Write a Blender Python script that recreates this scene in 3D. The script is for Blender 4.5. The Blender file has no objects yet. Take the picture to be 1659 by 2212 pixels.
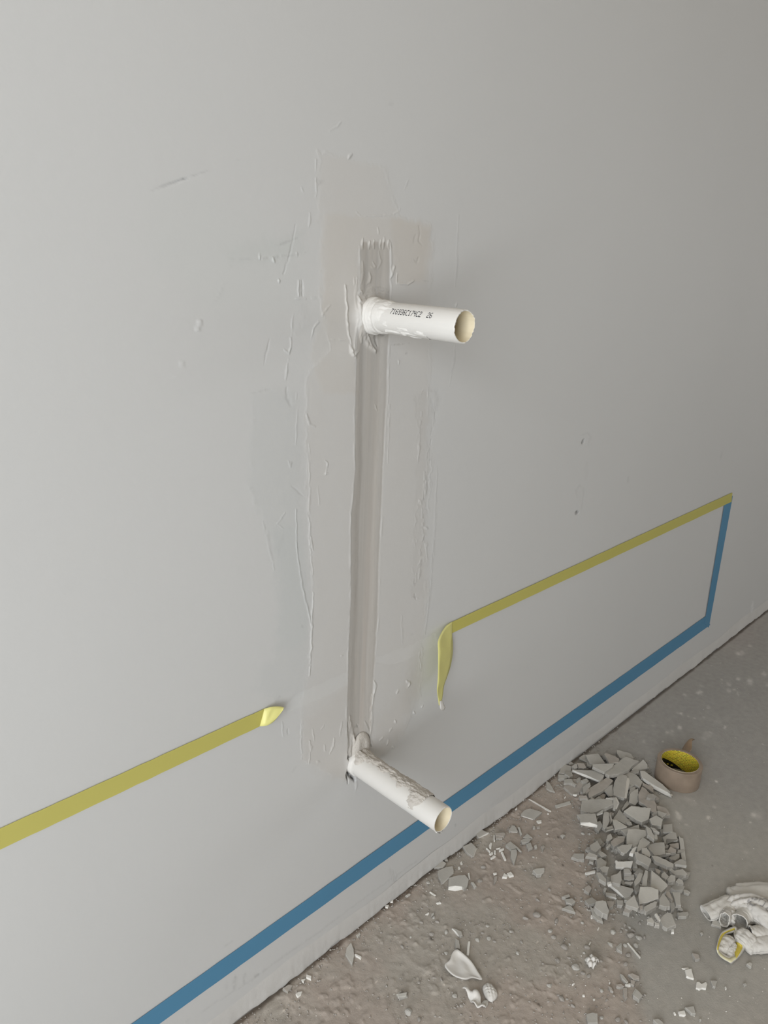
import bpy, bmesh, math, random
import numpy as np
from mathutils import Vector, Matrix

random.seed(7)
rng = np.random.default_rng(11)
S = bpy.context.scene
COL = S.collection

# ------------------------------------------------------------------ camera
D = 0.75                      # camera distance from the wall (m)
H = 1.500 * D                 # camera height (m)
F = 1671.75                   # focal length in pixels of the 1659 x 2212 frame
CX, CY = 829.5, 1106.0
R = np.array([[0.70596069, -0.70728141, 0.03704728],
              [-0.20077469, -0.25001381, -0.94719724],
              [0.67919734, 0.66124587, -0.31850413]])   # world (x along wall, y into wall, z up) -> right, down, forward
cam_d = bpy.data.cameras.new('camera')
cam = bpy.data.objects.new('camera', cam_d)
COL.objects.link(cam)
cam_d.sensor_fit = 'VERTICAL'
cam_d.sensor_height = 36.0
cam_d.lens = 36.0 * F / 2212.0
cam_d.clip_start = 0.02
M3 = Matrix([[R[0][i], -R[1][i], -R[2][i]] for i in range(3)])
cam.matrix_world = Matrix.Translation((0, -D, H)) @ M3.to_4x4()
S.camera = cam

# ------------------------------------------------------------------ light and exposure
world = bpy.data.worlds.new('world')
S.world = world
world.use_nodes = True
wb = world.node_tree.nodes['Background']
wb.inputs[0].default_value = (0.80, 0.88, 1.0, 1)
wb.inputs[1].default_value = 1.2

def area(name, loc, target, sx, sy, power, color):
    l = bpy.data.lights.new(name, 'AREA')
    l.shape = 'RECTANGLE'
    l.size, l.size_y = sx, sy
    l.energy = power
    l.color = color
    o = bpy.data.objects.new(name, l)
    COL.objects.link(o)
    o.location = loc
    d = Vector(target) - Vector(loc)
    o.rotation_euler = d.to_track_quat('-Z', 'Y').to_euler()
    return o
area('window_daylight', (-1.66, -1.35, 1.12), (1.2, -0.5, 1.0), 1.35, 2.0, 68, (0.955, 0.98, 1.0))
area('doorway_daylight', (4.9, -2.3, 1.5), (1.0, -1.0, 1.0), 1.0, 1.7, 16, (1.0, 0.98, 0.95))
S.view_settings.view_transform = 'Standard'
S.view_settings.look = 'None'
S.view_settings.gamma = 1
S.view_settings.use_curve_mapping = False
S.view_settings.exposure = 0.0

# ------------------------------------------------------------------ helpers
def ray(px, py):
    c = np.array([(px - CX) / F, (py - CY) / F, 1.0])
    return R.T @ c
def on_wall(px, py, off=0.0):          # point at distance off in front of the wall plane
    r = ray(px, py)
    t = (D - off) / r[1]
    return Vector((r[0] * t, -off, H + r[2] * t))
def on_floor(px, py, z=0.0):
    r = ray(px, py)
    t = (z - H) / r[2]
    return Vector((r[0] * t, -D + r[1] * t, z))
def project(X, Y, Z):
    v = np.stack([X, Y + D, Z - H], -1) @ R.T
    return CX + F * v[..., 0] / v[..., 2], CY + F * v[..., 1] / v[..., 2]

def srgb(r, g, b):
    f = lambda c: (c / 255 / 12.92) if c / 255 <= 0.04045 else ((c / 255 + 0.055) / 1.055) ** 2.4
    return (f(r), f(g), f(b))

def vnoise(x, y, seed=0):
    xi = np.floor(x).astype(np.int64); yi = np.floor(y).astype(np.int64)
    xf = x - xi; yf = y - yi
    u = xf * xf * (3 - 2 * xf); v = yf * yf * (3 - 2 * yf)
    def h(a, b):
        n = (a * 374761393 + b * 668265263 + seed * 1442695041) & 0xffffffff
        n = ((n ^ (n >> 13)) * 1274126177) & 0xffffffff
        return ((n ^ (n >> 16)) & 0xffff) / 65535.0
    return (h(xi, yi) * (1 - u) + h(xi + 1, yi) * u) * (1 - v) + (h(xi, yi + 1) * (1 - u) + h(xi + 1, yi + 1) * u) * v
def fbm(x, y, octv=4, seed=0):
    a = 0.5; s = 0; t = 0
    for k in range(octv):
        s = s + a * vnoise(x * 2 ** k, y * 2 ** k, seed + k * 17); t += a; a *= 0.55
    return s / t
def inside(px, py, poly):
    c = np.zeros(px.shape, bool); n = len(poly)
    for i in range(n):
        x1, y1 = poly[i]; x2, y2 = poly[(i + 1) % n]
        if y1 == y2: continue
        m = ((y1 > py) != (y2 > py)) & (px < (x2 - x1) * (py - y1) / (y2 - y1) + x1)
        c ^= m
    return c
def polydist(px, py, pts, closed=False):
    d = np.full(px.shape, 1e9); u = np.zeros(px.shape)
    n = len(pts); segs = n if closed else n - 1
    if n == 1:
        return np.hypot(px - pts[0][0], py - pts[0][1]), u
    for i in range(segs):
        x1, y1 = pts[i]; x2, y2 = pts[(i + 1) % n]
        dx, dy = x2 - x1, y2 - y1; L = dx * dx + dy * dy + 1e-9
        t = np.clip(((px - x1) * dx + (py - y1) * dy) / L, 0, 1)
        e = np.hypot(px - x1 - t * dx, py - y1 - t * dy)
        m = e < d
        d = np.where(m, e, d); u = np.where(m, (i + t) / segs, u)
    return d, u
def signed(px, py, poly):              # positive inside
    d, _ = polydist(px, py, poly, True)
    return np.where(inside(px, py, poly), d, -d)
def sstep(a, b, x):
    t = np.clip((x - a) / (b - a), 0, 1)
    return t * t * (3 - 2 * t)

# ------------------------------------------------------------------ materials
def mat(name, color, rough=0.8, bump=None, noise=None, attr=None, spec=0.3, sss=0, coat=0, see=0.0, tscale=1.0):
    """bump=(scale, strength, distance), noise=(scale, amount) mottling of the pigment, attr = vertex pigment layer"""
    m = bpy.data.materials.new(name); m.use_nodes = True
    nt = m.node_tree; N = nt.nodes; L = nt.links
    b = N['Principled BSDF']
    b.inputs['Roughness'].default_value = rough
    b.inputs['Specular IOR Level'].default_value = spec
    b.inputs['Base Color'].default_value = (*color, 1)
    if sss:
        b.inputs['Subsurface Weight'].default_value = sss
        b.inputs['Subsurface Radius'].default_value = (0.01, 0.009, 0.008)
    if coat: b.inputs['Coat Weight'].default_value = coat
    tc = N.new('ShaderNodeTexCoord')
    out = None
    if attr:
        a = N.new('ShaderNodeAttribute'); a.attribute_name = attr; out = a.outputs['Color']
    if noise:
        n = N.new('ShaderNodeTexNoise'); n.inputs['Scale'].default_value = noise[0]; n.inputs['Detail'].default_value = 6
        L.new(tc.outputs['Object'], n.inputs['Vector'])
        r = N.new('ShaderNodeMapRange'); r.inputs['From Min'].default_value = 0.25; r.inputs['From Max'].default_value = 0.75
        r.inputs['To Min'].default_value = 1 - noise[1]; r.inputs['To Max'].default_value = 1 + noise[1]
        L.new(n.outputs['Fac'], r.inputs['Value'])
        mx = N.new('ShaderNodeMix'); mx.data_type = 'RGBA'; mx.blend_type = 'MULTIPLY'; mx.inputs['Factor'].default_value = 1
        if out: L.new(out, mx.inputs[6])
        else: mx.inputs[6].default_value = (*color, 1)
        L.new(r.outputs['Result'], mx.inputs[7]); out = mx.outputs[2]
    if out: L.new(out, b.inputs['Base Color'])
    if bump:
        n = N.new('ShaderNodeTexNoise'); n.inputs['Scale'].default_value = bump[0]; n.inputs['Detail'].default_value = 7
        n.inputs['Roughness'].default_value = 0.6
        L.new(tc.outputs['Object'], n.inputs['Vector'])
        bp = N.new('ShaderNodeBump'); bp.inputs['Strength'].default_value = bump[1]; bp.inputs['Distance'].default_value = bump[2]
        L.new(n.outputs['Fac'], bp.inputs['Height']); L.new(bp.outputs['Normal'], b.inputs['Normal'])
    if see:
        t = N.new('ShaderNodeBsdfTransparent'); t.inputs[0].default_value = (*[min(1, c * 1.6) for c in color], 1)
        ms = N.new('ShaderNodeMixShader'); ms.inputs[0].default_value = see
        L.new(b.outputs[0], ms.inputs[1]); L.new(t.outputs[0], ms.inputs[2])
        L.new(ms.outputs[0], N['Material Output'].inputs['Surface'])
    return m

WALLC = np.array((0.566, 0.568, 0.562))
M = {}
M['wall'] = mat('painted_plaster', (0.6, 0.6, 0.58), 0.55, (60, 0.12, 0.002), (1.6, 0.012), 'pigment', 0.25)
M['room'] = mat('room_paint', (0.61, 0.59, 0.555), 0.8, (40, 0.1, 0.002))
M['ceiling'] = mat('ceiling_paint', (0.68, 0.58, 0.45), 0.8)
M['floor'] = mat('dusty_concrete', (0.4, 0.38, 0.35), 0.85, (330, 0.5, 0.0014), (70, 0.08), 'pigment', 0.2)
M['floor_far'] = mat('plain_concrete', (0.36, 0.34, 0.315), 0.85, (90, 0.2, 0.002), (9, 0.06))
M['lip'] = mat('rough_plaster_edge', (0.565, 0.557, 0.54), 0.75, (90, 0.3, 0.002), (30, 0.03))
M['yellow'] = mat('yellow_masking_tape', srgb(206, 200, 116), 0.5, (300, 0.1, 0.0004), (8, 0.02), see=0.27)
M['yellow_back'] = mat('yellow_tape_sticky_side', srgb(232, 228, 150), 0.35, (120, 0.2, 0.001), (40, 0.04), see=0.12)
M['blue'] = mat('blue_masking_tape', srgb(86, 140, 174), 0.5, (300, 0.1, 0.0004), (8, 0.02), see=0.10)
M['pvc'] = mat('white_pvc', (0.655, 0.64, 0.61), 0.34, (35, 0.05, 0.001), spec=0.5, sss=0.08)
M['pvc_in'] = mat('cream_pvc_bore', (0.72, 0.64, 0.47), 0.5)
M['putty'] = mat('wet_putty', (0.52, 0.49, 0.45), 0.6, (130, 0.7, 0.003), (50, 0.07))
M['putty_white'] = mat('white_putty', (0.70, 0.685, 0.655), 0.5, (90, 0.35, 0.002))
M['ink'] = mat('black_ink', (0.03, 0.03, 0.035), 0.6)
M['shard'] = mat('grey_chip_face', (0.49, 0.475, 0.44), 0.85, (260, 0.35, 0.001), (45, 0.10), spec=0.2)
M['shard_l'] = mat('pale_chip_face', (0.57, 0.555, 0.515), 0.85, (260, 0.3, 0.001), (45, 0.08), spec=0.2)
M['shard_b'] = mat('brownish_chip_face', (0.465, 0.43, 0.39), 0.85, (260, 0.4, 0.001), (60, 0.12), spec=0.2)
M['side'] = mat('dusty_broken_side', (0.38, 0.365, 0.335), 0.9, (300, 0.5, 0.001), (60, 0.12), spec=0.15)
M['white'] = mat('white_broken_edge', (0.80, 0.785, 0.74), 0.8, (300, 0.3, 0.001), (80, 0.06))
M['grit'] = mat('dirt_crumb', (0.385, 0.36, 0.33), 0.9, (300, 0.4, 0.001), (60, 0.15), spec=0.15)

# ------------------------------------------------------------------ object builders
def link(name, me, parent=None, mats=()):
    o = bpy.data.objects.new(name, me)
    COL.objects.link(o)
    for m in mats: me.materials.append(m)
    if parent is not None: o.parent = parent
    return o
def obj(name, verts, faces, mats, parent=None, smooth=False, midx=None):
    me = bpy.data.meshes.new(name)
    me.from_pydata([tuple(v) for v in verts], [], [tuple(f) for f in faces])
    if midx is not None: me.polygons.foreach_set('material_index', midx)
    if smooth: me.polygons.foreach_set('use_smooth', [True] * len(me.polygons))
    me.update()
    return link(name, me, parent, mats if isinstance(mats, (list, tuple)) else [mats])
def tag(o, label=None, cat=None, group=None, kind=None):
    if label: o['label'] = label
    if cat: o['category'] = cat
    if group: o['group'] = group
    if kind: o['kind'] = kind
    return o
def empty(name, loc):
    o = bpy.data.objects.new(name, None); COL.objects.link(o); o.location = loc
    o.empty_display_size = 0.02
    return o
def adopt(root, *kids):                # keep the world place of children built in world coordinates
    for k in kids:
        k.data.transform(Matrix.Translation(-Vector(root.location)))
        k.parent = root
def grid_mesh(name, P, mats, cols=None, smooth=True, parent=None):
    """P: (n, m, 3) array of points"""
    n, m = P.shape[:2]
    me = bpy.data.meshes.new(name)
    me.vertices.add(n * m); me.vertices.foreach_set('co', P.reshape(-1).astype(np.float32))
    idx = np.arange(n * m).reshape(n, m)
    q = np.stack([idx[:-1, :-1], idx[:-1, 1:], idx[1:, 1:], idx[1:, :-1]], -1).reshape(-1)
    nf = (n - 1) * (m - 1)
    me.loops.add(nf * 4); me.loops.foreach_set('vertex_index', q.astype(np.int32))
    me.polygons.add(nf); me.polygons.foreach_set('loop_start', np.arange(0, nf * 4, 4, dtype=np.int32))
    me.polygons.foreach_set('use_smooth', np.full(nf, smooth))
    me.update(calc_edges=True)
    if cols is not None:
        a = me.color_attributes.new('pigment', 'FLOAT_COLOR', 'POINT')
        c = np.concatenate([cols.reshape(-1, 3), np.ones((n * m, 1))], 1)
        a.data.foreach_set('color', c.reshape(-1).astype(np.float32))
    me.validate()
    return link(name, me, parent, mats)
def spacing(parts):
    out = []
    for a, b, s in parts:
        k = max(1, int(round((b - a) / s)))
        out.append(np.linspace(a, b, k, endpoint=False))
    out.append(np.array([parts[-1][1]]))
    return np.concatenate(out)

# ------------------------------------------------------------------ the patched wall
ROOM = (-1.7, 5.2, -3.6, 2.8)
wx = spacing([(-1.7, 0.2, 0.2), (0.2, 0.40, 0.02), (0.40, 0.55, 0.003), (0.55, 0.96, 0.00095), (0.96, 1.45, 0.003), (1.45, 2.8, 0.006), (2.8, 5.2, 0.2)])
wz = spacing([(0.0, 0.06, 0.002), (0.06, 0.30, 0.004), (0.30, 1.30, 0.00105), (1.30, 1.5, 0.006), (1.5, 2.8, 0.1)])
X, Z = np.meshgrid(wx, wz)
vis = (X > 0.15) & (X < 2.9) & (Z < 1.75)
PX, PY = project(X, np.zeros_like(X), Z)
PX = np.where(vis, PX, -9999.0); PY = np.where(vis, PY, -9999.0)
wob = (fbm(X * 140, Z * 90, 3, 3) - 0.5)
wob2 = (fbm(X * 30, Z * 20, 3, 9) - 0.5)
Hh = (fbm(X * 2.2, Z * 2.2, 3, 1) - 0.5) * 0.0022          # relief towards the room (m)
Cc = np.ones(X.shape + (3,)) * WALLC
Cc *= (1 + 0.020 * (fbm(X * 3.1, Z * 2.0, 3, 5) - 0.5))[..., None]

def tone(mask, mult):
    global Cc
    m = np.asarray(mult, float)
    Cc = Cc * (1 + mask[..., None] * (m - 1))
def region(poly, mult, soft=3, h=0.0, rough=4, edge=0.0, k=1.0):
    global Hh
    b = np.array(poly); mrg = 25
    sl = (PX > b[:, 0].min() - mrg) & (PX < b[:, 0].max() + mrg) & (PY > b[:, 1].min() - mrg) & (PY < b[:, 1].max() + mrg)
    d = signed(PX[sl], PY[sl], poly) + rough * 2.0 * wob[sl]
    crisp = k > 1.5
    mk = sstep(-soft, soft, d) * 0.75 if crisp else sstep(-soft * 1.8, soft * 1.8, d) * 0.78 * (0.75 + 0.5 * fbm(X[sl] * 25, Z[sl] * 12, 3, 44))
    full = np.zeros(PX.shape); full[sl] = mk
    if h: Hh = Hh + full * h
    if edge:
        e = np.zeros(PX.shape); e[sl] = np.exp(-(d / 2.4) ** 2) * sstep(0.35, 0.7, vnoise(X[sl] * 60, Z[sl] * 60, 7)); Hh = Hh + e * edge
    tone(full, mult)
def stroke(pts, w, h=0.0, mult=1.0, brk=0.0):
    """a ridge (h mm, may be negative) or a pigment mark along a polyline of width w pixels"""
    global Hh
    b = np.array(pts, float); mrg = w * 3 + 6
    sl = (PX > b[:, 0].min() - mrg) & (PX < b[:, 0].max() + mrg) & (PY > b[:, 1].min() - mrg) & (PY < b[:, 1].max() + mrg)
    if not sl.any(): return
    d, u = polydist(PX[sl] + 5 * wob[sl], PY[sl] + 3 * wob2[sl], pts)
    taper = 0.45 + 0.55 * np.sin(np.pi * np.clip(u, 0.04, 0.96)) if len(pts) > 1 else 1.0
    p = np.exp(-(d / (w * taper)) ** 2)
    if brk:
        p = p * sstep(brk - 0.12, brk + 0.12, vnoise(X[sl] * 260, Z[sl] * 160, int(b[0][0])))
    p = p * np.clip(0.30 + 1.15 * fbm(X[sl] * 300, Z[sl] * 170, 2, 400), 0, 1.2)
    full = np.zeros(PX.shape); full[sl] = p
    if h: Hh = Hh + full * h * (0.00078 if h > 0 else 0.001)
    if mult != 1.0: tone(full, mult)

# skim coats spread around the chase
G = lambda *a: np.array(a)
region([(545, 850), (540, 960), (536, 1050), (556, 1110), (578, 1150), (588, 1240), (600, 1330), (596, 1420), (560, 1440), (552, 1490), (600, 1512), (660, 1490), (668, 1300), (650, 1100), (648, 960), (640, 850), (590, 838)], (0.955, 0.965, 0.965), 8, 0.0002, 10)
region([(585, 1150), (600, 1250), (603, 1400), (655, 1400), (664, 1330), (650, 1200), (640, 1130)], (0.96, 0.975, 0.975), 10, 0, 10)
region([(688, 330), (690, 470), (700, 560), (690, 640), (715, 760), (668, 800), (660, 900), (665, 1000), (672, 1200), (676, 1290), (668, 1450), (652, 1530), (655, 1640), (750, 1690), (860, 1600), (905, 1505), (912, 1380), (925, 1280), (918, 1100), (925, 900), (930, 760), (925, 640), (935, 560), (930, 480), (862, 470), (830, 360)], (0.985, 0.965, 0.945), 5, 0.0003, 7, 0.0002)
region([(700, 462), (690, 560), (700, 610), (690, 700), (668, 770), (700, 850), (770, 850), (775, 540), (842, 520), (862, 610), (925, 612), (930, 490), (862, 470), (780, 470)], (0.985, 0.965, 0.94), 4, 0.0002, 6)
region([(843, 470), (905, 485), (925, 500), (915, 600), (880, 616), (850, 610)], (0.965, 0.945, 0.92), 4, 0.0, 5)
region([(896, 860), (925, 840), (935, 1000), (925, 1120), (915, 1290), (890, 1290), (900, 1080), (905, 960)], (0.955, 0.95, 0.945), 4, -0.0002, 8, 0.0003)
region([(300, 420), (420, 400), (640, 520), (660, 620), (560, 700), (420, 640), (330, 560)], (0.985, 0.995, 0.99), 25, 0, 20)
region([(480, 540), (560, 520), (650, 500), (660, 545), (600, 560), (500, 565)], (0.955, 0.965, 0.96), 10, 0, 14)
region([(655, 1560), (750, 1480), (752, 1690), (700, 1680), (655, 1640)], (0.975, 0.96, 0.945), 10, 0.0002, 10)
region([(805, 1560), (905, 1440), (900, 1500), (860, 1590), (812, 1600)], (0.97, 0.955, 0.94), 8, 0.0002, 10)
# where the masking tape used to be: bare, paler strip
region([(617, 1524), (640, 1500), (748, 1452), (752, 1478), (690, 1510), (620, 1540)], (1.045, 1.055, 1.06), 2, -0.0003, 2, 0, 2)
region([(812, 1422), (880, 1396), (940, 1368), (945, 1392), (880, 1424), (842, 1436), (812, 1432)], (1.045, 1.05, 1.055), 2, -0.0003, 2, 0, 2)
# the filled chase
CH_L = [(779, 522), (779, 600), (775, 680), (770, 780), (768, 900), (768, 1000), (763, 1085), (760, 1110), (758, 1290), (753, 1420), (750, 1560), (752, 1650)]
CH_R = [(800, 1592), (806, 1500), (812, 1400), (818, 1290), (820, 1200), (825, 1110), (829, 1000), (834, 900), (836, 870), (838, 790), (841, 720), (843, 630), (842, 522)]
chase = CH_L + [(770, 1640)] + CH_R
sl = (PX > 740) & (PX < 880) & (PY > 490) & (PY < 1700)
d = signed(PX[sl], PY[sl], chase) + 2.6 * wob[sl] + 1.6 * wob2[sl]
brush = 16 * (vnoise(X[sl] * 210, X[sl] * 0, 41) - 0.45)
topfade = sstep(522, 534, PY[sl] + brush)
mk = sstep(-1.2, 2.6, d) * topfade
full = np.zeros(PX.shape); full[sl] = mk
prof = np.zeros(PX.shape)
prof[sl] = mk * (0.0005 + 0.0019 * sstep(2, 20, d))
prof *= 1 - 0.55 * sstep(620, 560, PY)
Hh -= prof
streak = np.zeros(PX.shape); streak[sl] = (fbm(X[sl] * 170, Z[sl] * 4, 3, 8) - 0.5)
Hh += full * streak * 0.0003
tone(full, (0.79, 0.765, 0.735))
tone(full * np.clip(streak * 1.8, -1, 1), (1.05, 1.035, 1.02))
low = full * sstep(950, 1300, PY)
pink = np.zeros(PX.shape); pink[sl] = np.exp(-((d - 22) / 7) ** 2) * (PX[sl] > np.interp(PY[sl], [500, 1600], [810, 776]))
tone(low * pink, (1.07, 1.05, 1.045))
rim = np.zeros(PX.shape); rim[sl] = np.exp(-((d + 2.2) / 1.7) ** 2) * topfade
Hh += rim * 0.0005 * sstep(0.4, 0.75, fbm(X * 80, Z * 60, 2, 43))
for x in (782, 797, 807, 821, 828, 839):
    stroke([(x + 1, 514 + (x * 7) % 9), (x, 528), (x + 1, 538)], 2.0, 1.3, 1.05)
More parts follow.
